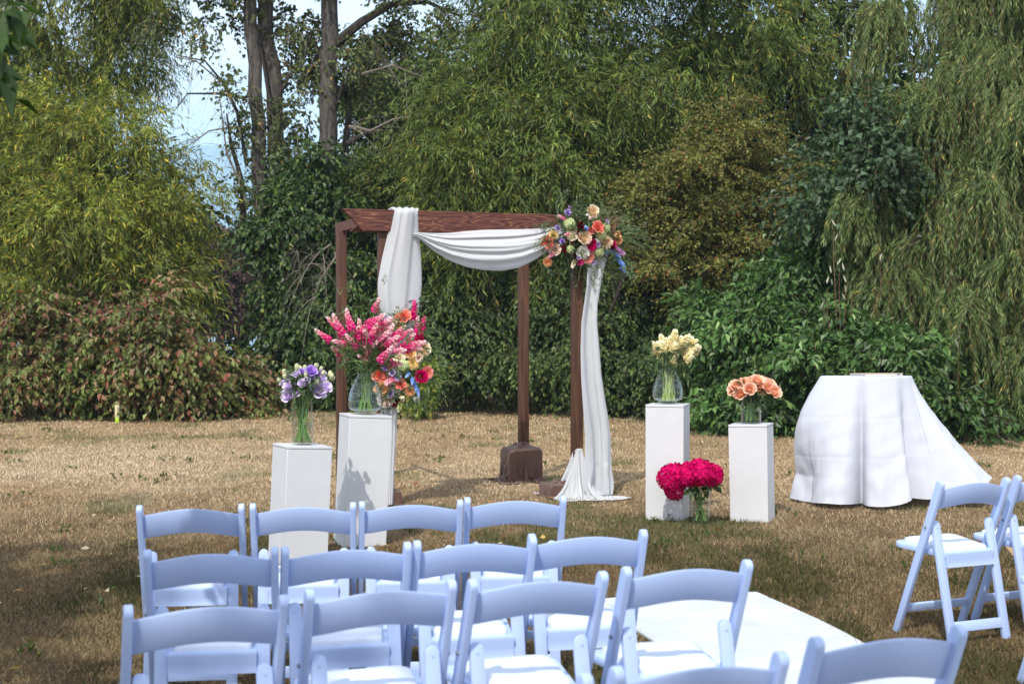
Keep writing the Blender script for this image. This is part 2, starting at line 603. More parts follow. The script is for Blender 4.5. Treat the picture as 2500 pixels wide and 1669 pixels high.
def twig_strips(P, D, L, droop, w, seg=3):
    """thin three-sided-looking strips that carry the leaves"""
    n = len(P)
    tt = np.linspace(0, 1, seg + 1)
    pos = P[:, None] + D[:, None] * (L[:, None] * tt)[..., None]
    pos[..., 2] -= droop * L[:, None] * tt ** 2
    sv = unit(np.cross(D, rand_dirs(n)))[:, None] * (w * (1.1 - tt))[None, :, None] * 0.5
    V = np.stack([pos - sv, pos + sv], 2).reshape(n, -1, 3)
    base = np.arange(n)[:, None, None] * (2 * (seg + 1))
    q = np.array([[2 * i, 2 * i + 1, 2 * i + 3, 2 * i + 2] for i in range(seg)])[None]
    return V.reshape(-1, 3), (base + q).reshape(-1, 4)


def palette(n, m, cols, weights, var=0.18, clump=None):
    k = rng.choice(len(cols), size=(n, m), p=np.array(weights) / sum(weights))
    c = np.array(cols)[k]
    v = rng.normal(1, var, (n, m, 1)).clip(.5, 1.7)
    if clump is not None: v = v * clump[:, None, None]
    return c * v


def ragged(blobs):
    out = []
    for b in blobs:
        wt = b[6] if len(b) > 6 else 1
        if min(b[3], b[5]) < .45:
            out.append(b)
            continue
        out.append((b[0], b[1], b[2], b[3] * .78, b[4] * .8, b[5] * .78, wt))
        for _ in range(6):
            d = rand_dirs(1)[0]
            d[1] = -abs(d[1]) if rng.random() < .6 else d[1]
            k = rng.uniform(.62, .95)
            q = rng.uniform(.26, .46)
            out.append((b[0] + d[0] * b[3] * k, b[1] + d[1] * b[4] * k, b[2] + d[2] * b[5] * k, b[3] * q, b[4] * q, b[5] * q * .8, wt * 1.25))
    return out


def crown_points(blobs, n, sub=26, sub_r=0.33, shell=0.62, back=0.45, flat=1.0):
    """start points and directions of twigs: many small tufts set on the skin of each blob (x,y,z,rx,ry,rz)"""
    vol = np.array([(b[3] * b[5] + b[3] * b[4] + b[4] * b[5]) * (b[6] if len(b) > 6 else 1) for b in blobs])
    cnt = np.maximum(1, (n * vol / vol.sum())).astype(int)
    PP, DD, CL = [], [], []
    for b, c in zip(blobs, cnt):
        ctr, rad = np.array(b[:3]), np.array(b[3:6])
        ns = max(4, int(sub * (rad[0] * rad[2]) ** .75))
        d = rand_dirs(ns)
        flip = (d[:, 1] > 0.25) & (rng.random(ns) > back)
        d[flip, 1] *= -1
        sc_ = ctr + d * rad * rng.uniform(shell, 1.0, (ns, 1))
        sv = rng.normal(1, 0.2, ns).clip(.55, 1.5)
        k = rng.integers(0, ns, c)
        q = rand_dirs(c)
        rr = sub_r * (0.6 + 0.4 * min(1.6, rad.mean()))
        P = sc_[k] + q * np.array([1 / flat ** .5, 1 / flat ** .5, flat]) * rr * rng.uniform(0.1, 1.0, (c, 1)) ** .6
        D = unit((q * 0.8 + d[k] * 0.8 + rng.normal(size=(c, 3)) * .35) * np.array([1, 1, flat]))
        PP.append(P); DD.append(D); CL.append(sv[k])
    return np.concatenate(PP), np.concatenate(DD), np.concatenate(CL)


def limbs(base, top, r0, blobs, name, material, parent, extra=(), forks=7, n=8):
    """tapered trunk with limbs that reach into the blobs"""
    mb = MB()
    base, top = Vector(base), Vector(top)
    pts, rad = [], []
    for i in range(9):
        u = i / 8
        p = base.lerp(top, u) + Vector((rng.normal() * .06, rng.normal() * .06, 0)) * (1 if 0 < i < 8 else 0)
        pts.append(p)
        rad.append(r0 * (1.25 if i == 0 else 1 - .6 * u))
    mb.tube(pts, rad, n)
    for i in range(forks):
        bl = blobs[i % len(blobs)]
        u = rng.uniform(.35, .95)
        s = base.lerp(top, u)
        e = Vector(bl[:3]) + Vector((rng.normal() * bl[3], rng.normal() * bl[4] * .6, rng.normal() * bl[5])) * .45
        mid = s.lerp(e, .5) + Vector((rng.normal() * .15, rng.normal() * .15, .25))
        q = r0 * (1 - .6 * u) * .5
        mb.tube([s, s.lerp(mid, .5) + Vector((0, 0, .08)), mid, mid.lerp(e, .6), e], [q, q * .8, q * .6, q * .35, q * .12], 6)
    for pl, r in extra:
        k = len(pl)
        mb.tube(pl, [r * (1 - .85 * i / (k - 1)) for i in range(k)], 6)
    return mb.obj(name, material, parent)


def plant(name, label, cat, blobs, n, m, leaf, twig_len, droop, cols, weights, base=None, trunk_r=0.0, group=None, material=None,
          bark_m=None, sub=26, sub_r=0.33, shell=0.62, twigs=0.5, twig_m=None, twig_w=0.008, spread=0.7, hang=0.3, back=0.45, forks=7,
          top=None, extra=(), var=0.18, zmin=0.02, jit=0.25, flat=1.0, lname='crown', tname='trunk'):
    b0 = blobs[0]
    base = base or (b0[0], b0[1], 0)
    root = empty(name, base, 0, label, cat, group)
    inv = Matrix.Translation(-Vector(base))
    P, D, CL = crown_points(ragged(blobs), n, sub, sub_r, shell, back, flat)
    ok = P[:, 2] > zmin
    P, D, CL = P[ok], D[ok], CL[ok]
    L = twig_len * rng.uniform(.55, 1.3, len(P)) * np.where(rng.random(len(P)) < .16, 1.9, 1)
    colr = palette(len(P), m, cols, weights, var, CL)
    V, Fq, col = spray_leaves(P, D, L, m, leaf[0], leaf[1], droop, colr, spread, hang, jit=jit)
    V[:, 2] = np.maximum(V[:, 2], 0.005 + 0.03 * rng.random(len(V)))
    o = link(lname, np_mesh(lname, V - np.array(base), Fq, material or M_LEAF, col), root)
    o['kind'] = 'stuff'
    if twigs > 0:
        k = rng.random(len(P)) < twigs
        V, Fq = twig_strips(P[k], D[k], L[k], droop, twig_w)
        V[:, 2] = np.maximum(V[:, 2], 0.005)
        o = link('twigs', np_mesh('twigs', V - np.array(base), Fq, twig_m or M_TWIG), root)
        o['kind'] = 'stuff'
    if trunk_r > 0:
        tb = Vector(base)
        tp = Vector(top) if top else Vector((b0[0], b0[1], b0[2] + b0[5] * .5))
        o = limbs((0, 0, -.1), tp - tb, trunk_r, [(*(Vector(q[:3]) - tb), *q[3:]) for q in blobs], tname, bark_m or M_DARKBARK, root,
                  [([Vector(p) - tb for p in pl], r) for pl, r in extra], forks)
    return root


def blob(x, y, Y, rx, ry, dy=None, wt=1.0):
    """crown lobe from its centre and half sizes in photograph pixels at the distance Y"""
    c = at(x, y, Y)
    s = F_PX / Y / K
    return (c.x, c.y, c.z, rx / s, (dy if dy else rx / s * .7), ry / s, wt)


OLIVE = [(0.205, 0.245, 0.034), (0.15, 0.195, 0.032), (0.28, 0.295, 0.045), (0.46, 0.37, 0.05), (0.08, 0.115, 0.02)]
GREEN = [(0.085, 0.13, 0.026), (0.12, 0.17, 0.034), (0.055, 0.09, 0.02), (0.20, 0.23, 0.05)]
DEEP = [(0.062, 0.105, 0.026), (0.09, 0.14, 0.034), (0.042, 0.074, 0.02), (0.15, 0.19, 0.06)]
WILLOW = [(0.125, 0.178, 0.033), (0.09, 0.14, 0.028), (0.18, 0.23, 0.048), (0.34, 0.30, 0.055)]
BRONZE = [(0.165, 0.175, 0.038), (0.12, 0.14, 0.03), (0.22, 0.20, 0.05), (0.24, 0.09, 0.03)]
DOGWOOD = [(0.170, 0.203, 0.055), (0.211, 0.142, 0.066), (0.255, 0.092, 0.055), (0.119, 0.145, 0.036), (0.289, 0.182, 0.093)]


# -- willow bush on the left edge of the lawn
plant('willow_tree', 'broad yellow-green willow with arching twigs, rising behind the reddish shrubs', 'tree',
      [blob(210, 520, 26.5, 285, 190, 2.0), blob(250, 330, 26.6, 165, 130, 1.5), blob(60, 420, 26.8, 190, 170, 1.8), blob(380, 570, 26, 115, 115, 1.3), blob(300, 620, 25.6, 170, 80, 1.0), blob(430, 420, 26.4, 60, 90, .8, .5), blob(120, 650, 24.2, 130, 45, .5), blob(330, 660, 24.3, 130, 45, .5)],
      6600, 12, (0.155, 0.027), 0.62, 0.45, OLIVE, [4, 4, 3, 1.1, 3], base=(-8.6, 26.8, 0), trunk_r=.16, top=tuple(at(230, 350, 26.8)), sub=20, twig_w=.007, spread=.75, hang=.35)
plant('willow_tree', 'tall thin-crowned willow at the upper corner, sky showing through it', 'tree',
      [blob(170, 60, 32, 230, 150, 2.0), blob(60, 200, 31.5, 120, 130, 1.6), blob(290, 110, 32, 70, 120, 1.0, .8), blob(240, 190, 31.5, 70, 90, 1.0), blob(260, -120, 32, 230, 120, 2), blob(20, -60, 32, 150, 150, 2)],
      4600, 12, (0.155, 0.028), 0.65, 0.6, OLIVE, [3, 5, 1.5, .6, 5], base=(-10.2, 32.2, 0), trunk_r=.2, top=tuple(at(255, -60, 32)), sub=16, spread=.6, hang=.5)
# -- reddish shrubs below it
for k, (x, y, rx, ry, Y, lab) in enumerate([
        (40, 800, 130, 130, 23.6, 'red-tinged shrub of heart-shaped leaves at the edge of the picture, under the willow'),
        (215, 790, 125, 140, 24.0, 'pale green and rust shrub beneath the middle of the willow'),
        (380, 800, 130, 130, 23.7, 'rusty brown shrub with drooping leaves beside the cream stake'),
        (500, 885, 90, 60, 24.3, 'lowest rusty shrub, reaching towards the dark ivy trunk')]):
    plant('dogwood_shrub', lab, 'shrub', [blob(x, y, Y, rx, ry, .9), blob(x + 20, y + 60, Y - .2, rx * .85, ry * .55, .8)],
          900, 8, (0.115, 0.076), 0.48, 0.4, DOGWOOD, [5, 2.4, 1.5, 5, 1.6], base=(at(x, y, Y).x, Y, 0), trunk_r=.035, forks=9, bark_m=M_TWIG,
          group='rusty shrubs along the lawn edge', sub=15, sub_r=.24, flat=.6, shell=.5, hang=.8, spread=.8, tname='stems')

# -- three big grey trunks with ragged tops
COTTON = [(0.077, 0.110, 0.029), (0.110, 0.143, 0.039), (0.055, 0.077, 0.022), (0.308, 0.220, 0.055)]
def cottonwood(label, pts, r0, r1, blobs, n, extra, forks=3):
    base = Vector((pts[0].x, pts[0].y, 0))
    root = empty('cottonwood_tree', base, 0, label, 'tree', 'grey trunked cottonwoods')
    mb = MB()
    k = len(pts)
    dense = []
    for i in range(k - 1):
        for u in (0, .25, .5, .75): dense.append(pts[i].lerp(pts[i + 1], u))
    dense.append(pts[-1])
    kk = len(dense)
    mb.tube([p - base + Vector((rng.normal() * .02, 0, 0)) for p in dense], [r0 + (r1 - r0) * i / (kk - 1) for i in range(kk)], 12)
    mb.obj('trunk', M_BARK, root)
    for pl, r in extra:
        mb = MB()
        q = len(pl)
        mb.tube([p - base for p in pl], [r * (1 - .8 * i / (q - 1)) for i in range(q)], 6)
        mb.obj('limb', M_DARKBARK, root)
    P, D, CL = crown_points(blobs, n, 12, .3, .2, 1.0)
    L = .4 * rng.uniform(.5, 1.3, len(P))
    V, Fq, col = spray_leaves(P, D, L, 5, .085, .072, .5, palette(len(P), 5, COTTON, [4, 4, 3, .5], .2, CL), .9, .7)
    link('crown', np_mesh('crown', V - np.array(base), Fq, M_LEAF, col), root)['kind'] = 'stuff'
    V, Fq = twig_strips(P, D, L * 1.3, .5, .011)
    link('twigs', np_mesh('twigs', V - np.array(base), Fq, M_DEADTWIG), root)['kind'] = 'stuff'
    return root

Yc = 27.0
cottonwood('grey cottonwood trunk nearest the bare dangling branches, leaning a little', [at(622, 930, Yc), at(600, 420, Yc), at(582, 150, Yc), at(566, -40, Yc), at(556, -220, Yc)], .155, .105,
           [blob(500, 40, Yc, 90, 60, .8), blob(545, 200, Yc - .3, 26, 110, .5), blob(560, 340, Yc - .3, 26, 90, .5), blob(370, 30, Yc, 50, 60, .7, 1.3), blob(480, -120, Yc, 180, 90, 1.5)], 900,
           [([at(598, 330, Yc), at(566, 380, Yc), at(545, 260, Yc), at(520, 200, Yc), at(470, 140, Yc), at(410, 128, Yc)], .05),
            ([at(590, 210, Yc), at(560, 225, Yc), at(500, 215, Yc), at(430, 215, Yc), at(400, 255, Yc)], .04),
            ([at(560, 560, Yc), at(556, 420, Yc), at(530, 330, Yc), at(520, 260, Yc)], .07)])
cottonwood('thickest grey cottonwood trunk, middle one of the three, with lit bark', [at(660, 930, Yc + .3), at(640, 420, Yc + .3), at(622, 150, Yc + .3), at(603, -40, Yc + .3), at(596, -220, Yc + .3)], .18, .13,
           [blob(690, 60, Yc, 60, 70, .8), blob(680, 260, Yc, 40, 130, .7), blob(620, -120, Yc, 130, 80, 1.2)], 1050,
           [([at(630, 240, Yc), at(660, 180, Yc), at(700, 130, Yc), at(720, 60, Yc)], .05), ([at(634, 330, Yc), at(600, 120, Yc), at(590, 60, Yc)], .04)])
cottonwood('upright grey cottonwood trunk standing apart, with a limb reaching out over the arch', [at(752, 930, Yc), at(750, 420, Yc), at(752, 200, Yc), at(757, -40, Yc), at(760, -220, Yc)], .19, .145,
           [blob(840, 70, Yc, 90, 70, .9), blob(800, 160, Yc, 70, 60, .7), blob(720, 130, Yc, 40, 90, .6), blob(930, 30, Yc, 80, 50, .9), blob(800, -120, Yc, 170, 80, 1.2)], 1350,
           [([at(770, 100, Yc), at(830, 50, Yc), at(900, 10, Yc), at(980, 5, Yc), at(1060, 40, Yc)], .1),
            ([at(765, 260, Yc), at(790, 190, Yc), at(840, 150, Yc), at(930, 130, Yc)], .06), ([at(755, 190, Yc), at(728, 110, Yc), at(700, 70, Yc)], .06)])
cottonwood('slender dark forked stem close beside the upright cottonwood', [at(800, 930, Yc + .6), at(795, 420, Yc + .6), at(798, 250, Yc + .6), at(806, 160, Yc + .6)], .09, .05,
           [blob(860, 180, Yc + .5, 70, 60, .6)], 60,
           [([at(796, 330, Yc), at(850, 300, Yc), at(900, 275, Yc), at(945, 260, Yc)], .05), ([at(798, 250, Yc + .6), at(770, 130, Yc + .6)], .04)])

# bare hanging twigs
def bare_twigs(name, label, starts, n, L, droop, base, dirs):
    root = empty(name, base, 0, label, 'branch')
    for pl, r in starts:
        mb = MB()
        mb.tube([p - Vector(base) for p in pl], [r * .75 * (1 - .7 * i / (len(pl) - 1)) for i in range(len(pl))], 5)
        mb.obj('limb', M_DEADTWIG, root)
    S = []
    for pl, r in starts:
        for i in range(len(pl) - 1):
            for _ in range(n): S.append(pl[i].lerp(pl[i + 1], random.random()))
    P = np.array([tuple(p) for p in S])
    D = unit(np.array(dirs) + rng.normal(size=(len(P), 3)) * .6)
    Ls = L * rng.uniform(.4, 1.4, len(P))
    V, Fq = twig_strips(P, D, Ls, droop, .012, 5)
    V2, F2 = twig_strips(P + D * (Ls * .5)[:, None], unit(D + rng.normal(size=D.shape) * .7), Ls * .5, droop * 1.4, .007, 4)
    V = np.concatenate([V, V2]); F2 = F2 + (len(V) - len(V2))
    link('twigs', np_mesh('twigs', V - np.array(base), np.concatenate([Fq, F2]), M_DEADTWIG), root)['kind'] = 'stuff'

bare_twigs('bare_branch', 'leafless branch with dangling twigs against the sky gap', [([at(545, 260, Yc), at(510, 190, Yc), at(450, 140, Yc), at(400, 130, Yc)], .035), ([at(540, 290, Yc), at(480, 300, Yc), at(440, 330, Yc)], .03), ([at(560, 440, Yc), at(520, 350, Yc), at(505, 230, Yc)], .04)], 9, 1.1, .9, tuple(at(560, 440, Yc)), (-.4, 0, -.1))
bare_twigs('bare_branch', 'pale leafless branch tangle hanging left of the arch post', [([at(760, 560, 25.2), at(730, 580, 25.2), at(700, 620, 25.2)], .03), ([at(770, 590, 25.2), at(735, 640, 25.2), at(720, 690, 25.2)], .025)], 16, .85, .8, tuple(at(770, 570, 25.2)), (-.6, 0, .05))
bare_twigs('bare_branch', 'grey bare branch spreading in front of the rounded tree crown', [([at(800, 290, 26), at(850, 300, 26), at(900, 275, 26), at(960, 262, 26)], .035), ([at(830, 170, 26.3), at(900, 150, 26.3), at(980, 180, 26.3)], .03)], 12, .9, .5, tuple(at(800, 290, 26)), (.3, 0, .0))

# -- dark leafy mass round the trunks
IVY = [(0.045, 0.088, 0.018), (0.065, 0.115, 0.024), (0.03, 0.058, 0.014), (0.14, 0.17, 0.035)]
for lab, bl, n in [
        ('dark ivy column climbing the foot of the two leaning cottonwoods', [blob(655, 620, 26.2, 62, 190, .7), blob(685, 830, 26, 65, 110, .7), blob(625, 500, 26.3, 50, 90, .6)], 2100),
        ('dark ivy thicket wrapped round the upright cottonwood behind the arch', [blob(770, 560, 26.4, 85, 180, .8), blob(790, 780, 26, 100, 150, .9), blob(720, 420, 26.6, 60, 90, .7)], 2500)]:
    plant('ivy_thicket', lab, 'ivy', bl, int(n * .62), 8, (0.108, 0.072), .44, .45, IVY, [4, 4, 3, .8], base=(bl[0][0], bl[0][1], 0), material=M_GLOSSLEAF, sub=13, sub_r=.25, flat=.5, shell=.4, twigs=.2, hang=.5, lname='foliage', group='ivy masses on the cottonwoods')
plant('alder_bush', 'mid-green bush spreading over the gap behind the arch beam', 'bush', [blob(720, 470, 27.8, 130, 70, 1), blob(650, 440, 27.6, 55, 60, .8), blob(880, 440, 28, 110, 80, 1)], 1900, 8, (0.08, 0.05), .4, .4, GREEN, [4, 4, 2, 2], base=(at(700, 470, 27.8).x, 27.9, 0), trunk_r=.05, sub=20)

# -- rounded tree further back
plant('maple_tree', 'rounded deep green tree set further back, left of the big willow crown', 'tree',
      [blob(950, 260, 36, 130, 140, 2), blob(1000, 150, 36, 70, 60, 1.2), blob(880, 330, 35.5, 110, 120, 1.8), blob(1020, 380, 35.5, 130, 150, 1.8), blob(860, 210, 36, 60, 60, 1)],
      4200, 8, (0.12, 0.085), .5, .35, GREEN, [4, 3, 3, 1.6], base=(at(960, 300, 36).x, 36, 0), trunk_r=.2, sub=16, sub_r=.36, hang=.6, flat=.55)

# -- the great willow behind the arch
plant('willow_tree', 'great olive-green willow whose crown fills the sky above the arch', 'tree',
      [blob(1250, 130, 26.5, 270, 170, 2.2), blob(1090, 380, 26, 150, 140, 1.6), blob(1290, 330, 25.8, 210, 150, 1.8), blob(1180, 540, 25.6, 190, 90, 1.3), blob(1175, 180, 26.8, 105, 160, 1.5), blob(1420, 240, 26, 150, 120, 1.5), blob(1330, -60, 27, 330, 120, 2.3), blob(1040, 500, 25.8, 90, 90, 1.1), blob(1280, 620, 25.8, 110, 80, 1, .7)],
      8200, 12, (0.16, 0.027), .66, .45, WILLOW, [4, 4, 3, .6], base=(at(1265, 900, 27).x, 27, 0), trunk_r=.24, top=tuple(at(1270, 200, 27)), forks=12, sub=22, twig_w=.007, spread=.75, hang=.35)
plant('willow_tree', 'dark olive willow crown between the great willow and the weeping one', 'tree',
      [blob(1680, 80, 27.5, 150, 130, 1.8), blob(1590, 170, 27, 100, 110, 1.3), blob(1760, 170, 27, 90, 80, 1.2), blob(1650, -100, 28, 220, 100, 2)],
      2900, 12, (0.16, 0.028), .66, .5, WILLOW, [3, 5, 1.5, .7], base=(at(1700, 900, 28).x, 28, 0), trunk_r=.18, top=tuple(at(1690, 60, 28)), sub=20, spread=.75, hang=.4)
plant('cottonwood_tree', 'airy heart-leaved tree beside a thin dark trunk, sky bright behind it', 'tree',
      [blob(1900, 60, 28, 110, 100, 1.2), blob(1870, 190, 27.5, 90, 80, 1.0), blob(1920, -120, 28, 200, 80, 1.5)], 1900, 6, (0.095, 0.08), .4, .5, COTTON, [4, 4, 3, .4],
      base=(at(1985, 900, 28).x, 28, 0), trunk_r=.1, top=tuple(at(1985, -200, 28)), sub=18, hang=.7, spread=.9, twigs=1.0, bark_m=M_DARKBARK)

# -- bronze hawthorn
plant('hawthorn_tree', 'bronze-brown small-leaved hawthorn overhanging the cream flowers', 'tree',
      [blob(1620, 440, 24, 190, 110, 1.5), blob(1560, 560, 23.6, 150, 100, 1.3), blob(1680, 330, 24.2, 140, 90, 1.3), blob(1720, 560, 24, 120, 120, 1.2), blob(1500, 470, 24, 90, 90, 1.0), blob(1770, 450, 24.2, 90, 110, 1), blob(1610, 650, 23.8, 120, 60, .9)],
      4600, 13, (0.056, 0.04), .4, .3, BRONZE, [5, 5, 3, .5], base=(at(1560, 920, 24.6).x, 24.6, 0), trunk_r=.1, bark_m=M_DARKBARK, top=tuple(at(1620, 480, 24.4)), forks=14, sub=22, sub_r=.22, flat=.45, shell=.5, hang=.2, spread=.9,
      extra=[([at(1480, 560, 24), at(1430, 640, 24), at(1400, 720, 24.2), at(1390, 900, 24.4)], .08)])

# -- dark shrubs behind the arch
for lab, bl, n in [
        ('dark shrub filling the opening of the arch, lower half', [blob(1080, 790, 25.4, 150, 110, 1), blob(1030, 700, 25.6, 100, 80, .9)], 1900),
        ('dark vine maple just behind the two arch posts that stand close together', [blob(1250, 800, 25, 140, 100, 1), blob(1290, 700, 25.4, 100, 70, .9)], 1900),
        ('dark green bush behind the hanging white cloth', [blob(1420, 760, 24.6, 110, 130, 1), blob(1440, 870, 24.3, 130, 80, .8)], 1900),
        ('low dark bush behind the cream flower pedestal', [blob(1570, 820, 23.4, 110, 110, .9), blob(1600, 900, 23, 120, 60, .8)], 1600)]:
    plant('vine_maple', lab, 'shrub', bl, int(n * .7), 8, (0.092, 0.06), .42, .4, DEEP, [4, 4, 3, 1.2], base=(bl[0][0], bl[0][1], 0), trunk_r=.05, forks=9, group='dark shrubs behind the arch', sub=13, sub_r=.26, flat=.45, shell=.4, hang=.6)
# -- big-leaved shrubs on the right
for lab, bl, n in [
        ('glossy big-leaved shrub rising behind the peach roses', [blob(1720, 760, 21.6, 130, 120, 1), blob(1760, 880, 21.2, 150, 90, .9)], 1500),
        ('tall glossy shrub between the hawthorn and the weeping willow', [blob(1880, 620, 21.8, 130, 130, 1), blob(1960, 500, 21.8, 90, 120, .9)], 1700),
        ('leafy glossy shrub behind the signing table', [blob(1930, 800, 20, 150, 120, 1), blob(2060, 850, 19.2, 130, 90, .9), blob(2190, 950, 19, 90, 40, .6)], 1900),
        ('low glossy shrub at the lawn edge, between the peach roses and the tablecloth', [blob(1800, 930, 20.4, 130, 60, .7), blob(1700, 930, 21, 90, 60, .7)], 1100)]:
    plant('laurel_shrub', lab, 'shrub', bl, int(n * .8), 8, (0.135, 0.07), .45, .3, [(0.06, 0.135, 0.03), (0.09, 0.175, 0.04), (0.042, 0.09, 0.02), (0.14, 0.22, 0.07)], [4, 4, 3, 1], base=(bl[0][0], bl[0][1], 0), trunk_r=.05, forks=9,
          group='glossy shrubs on the far lawn edge', material=M_GLOSSLEAF, sub=13, sub_r=.26, flat=.5, shell=.4, hang=.4, spread=.8)
plant('poplar_sapling', 'blue-green poplar sapling with large heart leaves before the willow strands', 'tree',
      [blob(1960, 330, 20.6, 100, 110, .9), blob(1880, 440, 20.8, 90, 80, .8), blob(2010, 430, 20.5, 60, 80, .7)], 620, 6, (0.10, 0.085), .4, .3,
      [(0.06, 0.105, 0.045), (0.08, 0.13, 0.07), (0.045, 0.085, 0.035)], [4, 3, 3], base=(at(1960, 900, 20.7).x, 20.7, 0), trunk_r=.05, sub=20, hang=.5, spread=.9)

# -- white flower spikes
sp = empty('butterfly_bush', tuple(at(1930, 900, 19.3)[:2]) + (0,), 0, 'leggy bush with upright white flower spikes above the glossy shrubs', 'bush')
base = Vector(sp.location)
me_sp = None
for x, y in [(1912, 512), (1925, 600), (1918, 545), (1934, 612), (1938, 640), (1898, 642), (1908, 648), (1940, 662), (1935, 680), (1886, 700), (1905, 618), (2020, 590)]:
    p = at(x, y, 19.3)
    if me_sp is None:
        mb = MB()
        mb.tube([(0, 0, -.05), (0, 0, -.02), (.003, 0, .02), (.009, 0, .055)], [.004, .013, .010, .002], 7)
        me_sp = mb.mesh('flower_spike', plain('white_blossom', (0.42, 0.41, 0.30), rough=.9, var=.2, scale=90))
    o = link('flower_spike', me_sp, sp)
    o.location = p - base
    o.rotation_euler = (rng.normal() * .3, rng.normal() * .3, rng.random() * 6)
mb = MB()
for x, y in [(1912, 530), (1925, 620), (1938, 655), (1898, 660), (1890, 710), (2020, 605)]:
    mb.tube([Vector((rng.normal() * .1, .1, 0)), (at(x, y + 60, 19.35) - base), (at(x, y, 19.3) - base)], [.008, .005, .003], 5)
    mb.obj('stem', M_TWIG, sp)
    mb = MB()

# -- weeping willow
ww = empty('weeping_willow', (7.6, 21.6, 0), 0, 'weeping willow with long hanging strands on the far side of the table', 'tree')
wb = Vector(ww.location)
tiers = [([at(2420, 60, 21), at(2250, 130, 20.8), at(2100, 230, 20.6), at(1990, 380, 20.5), at(1930, 520, 20.5)], 1),
         ([at(2460, 330, 20.6), at(2300, 380, 20.2), at(2180, 470, 20), at(2060, 590, 19.9), at(2000, 650, 19.9)], 1.1),
         ([at(2450, -120, 21.6), at(2250, -60, 21.4), at(2080, -10, 21.4), at(1990, 40, 21.4)], 1),
         ([at(2500, 520, 19.6), at(2380, 560, 19.4), at(2260, 640, 19.3), at(2190, 720, 19.3)], 1),
         ([at(2450, 120, 22), at(2300, 180, 22), at(2150, 280, 22), at(2060, 330, 22)], 1),
         ([at(2500, 700, 19.2), at(2400, 760, 19.1), at(2300, 830, 19.1)], .8),
         ([at(2450, 220, 20), at(2350, 260, 19.8), at(2280, 330, 19.8), at(2230, 420, 19.8)], .9)]
mb = MB()
mb.tube([(0.6, .6, -.1), (.5, .5, 2), (.3, .3, 4.5), (.2, .2, 7.5)], [.34, .28, .22, .12], 10)
mb.obj('trunk', M_DARKBARK, ww)
PP, DD, LL = [], [], []
for pl, wt in tiers:
    mb = MB()
    mb.tube([Vector((.3, .3, max(2.5, pl[0].z - .6)))] + [p - wb for p in pl], [.05, .04] + [.028 * (1 - .8 * i / (len(pl) - 1)) for i in range(len(pl) - 1)], 6)
    mb.obj('limb', M_DARKBARK, ww)
    for _ in range(int(25 * wt)):
        i = random.randrange(len(pl) - 1)
        c = pl[i].lerp(pl[i + 1], random.random()) + Vector((rng.normal() * .16, rng.normal() * .3, rng.normal() * .15))
        l0 = rng.uniform(.8, 2.0) * wt
        dx, dy = rng.normal() * .4 - .3, rng.normal() * .4 - .25
        for _ in range(rng.integers(22, 46)):
            PP.append(tuple(c + Vector((rng.normal() * .13, rng.normal() * .16, rng.normal() * .10))))
            DD.append((dx + rng.normal() * .5, dy + rng.normal() * .5, .35 + rng.normal() * .2))
            LL.append(l0 * rng.uniform(.45, 1.15))
PP, DD, LL = np.array(PP), unit(np.array(DD)), np.array(LL)
# each strand: a short arch, then straight down
TT = np.linspace(0, 1, 26)
arch_l = .35
pos = PP[:, None] + np.zeros((1, 26, 1))
s_ = LL[:, None] * TT
h_ = arch_l * (1 - np.exp(-s_ / arch_l))
pos = pos + DD[:, None] * h_[..., None] * np.array([1, 1, .6])
pos[..., 2] -= np.maximum(0, s_ - .25 * h_)
pos[..., 0] += .05 * np.sin(s_ * 2.1 + rng.random((len(PP), 1)) * 6)
xw = PP[:, :1] + wb.x
pos[..., 2] = np.maximum(pos[..., 2] + wb.z, np.clip((6.3 - xw) * .55, .35, 2.2) + .3 * rng.random((len(PP), 1))) - wb.z
n_, m_ = pos.shape[:2]
tan = unit(np.gradient(pos, axis=1))
rd = rand_dirs(n_ * m_).reshape(n_, m_, 3)
side = unit(np.cross(tan, rd))
for rep in range(2):
    rd = rand_dirs(n_ * m_).reshape(n_, m_, 3)
    side = unit(np.cross(tan, rd))
    ld = unit(tan * .85 + side * .5 + np.array([0, 0, -.25]))
    sw = unit(np.cross(ld, rand_dirs(n_ * m_).reshape(n_, m_, 3)))
    nr = np.cross(sw, ld)
    ll = .115 * rng.uniform(.7, 1.25, (n_, m_, 1))
    lw = .019 * rng.uniform(.7, 1.25, (n_, m_, 1))
    q = pos + (tan * .04 * rep)
    V = np.stack([q, q + ld * ll * .45 + sw * lw * .5 + nr * lw * .2, q + ld * ll, q + ld * ll * .45 - sw * lw * .5 + nr * lw * .2], 2).reshape(-1, 3)
    cl = palette(n_, m_, [(0.115, 0.172, 0.042), (0.085, 0.135, 0.034), (0.165, 0.22, 0.07), (0.33, 0.28, 0.07)], [4, 4, 3, .35], .18, rng.normal(1, .15, n_).clip(.6, 1.4))
    link('strands', np_mesh('strands', V - np.array(wb), np.arange(len(V)).reshape(-1, 4), M_LEAF, np.repeat(cl.reshape(-1, 3), 4, 0)), ww)['kind'] = 'stuff'
sv = np.zeros_like(pos)
sv[..., 0] = .0022
V = np.stack([pos - sv, pos + sv], 2).reshape(n_, -1, 3)
q = np.array([[2 * i, 2 * i + 1, 2 * i + 3, 2 * i + 2] for i in range(m_ - 1)])[None]
Fq = (np.arange(n_)[:, None, None] * (2 * m_) + q).reshape(-1, 4)
link('twigs', np_mesh('twigs', V.reshape(-1, 3) - np.array(wb), Fq, M_TWIG), ww)['kind'] = 'stuff'

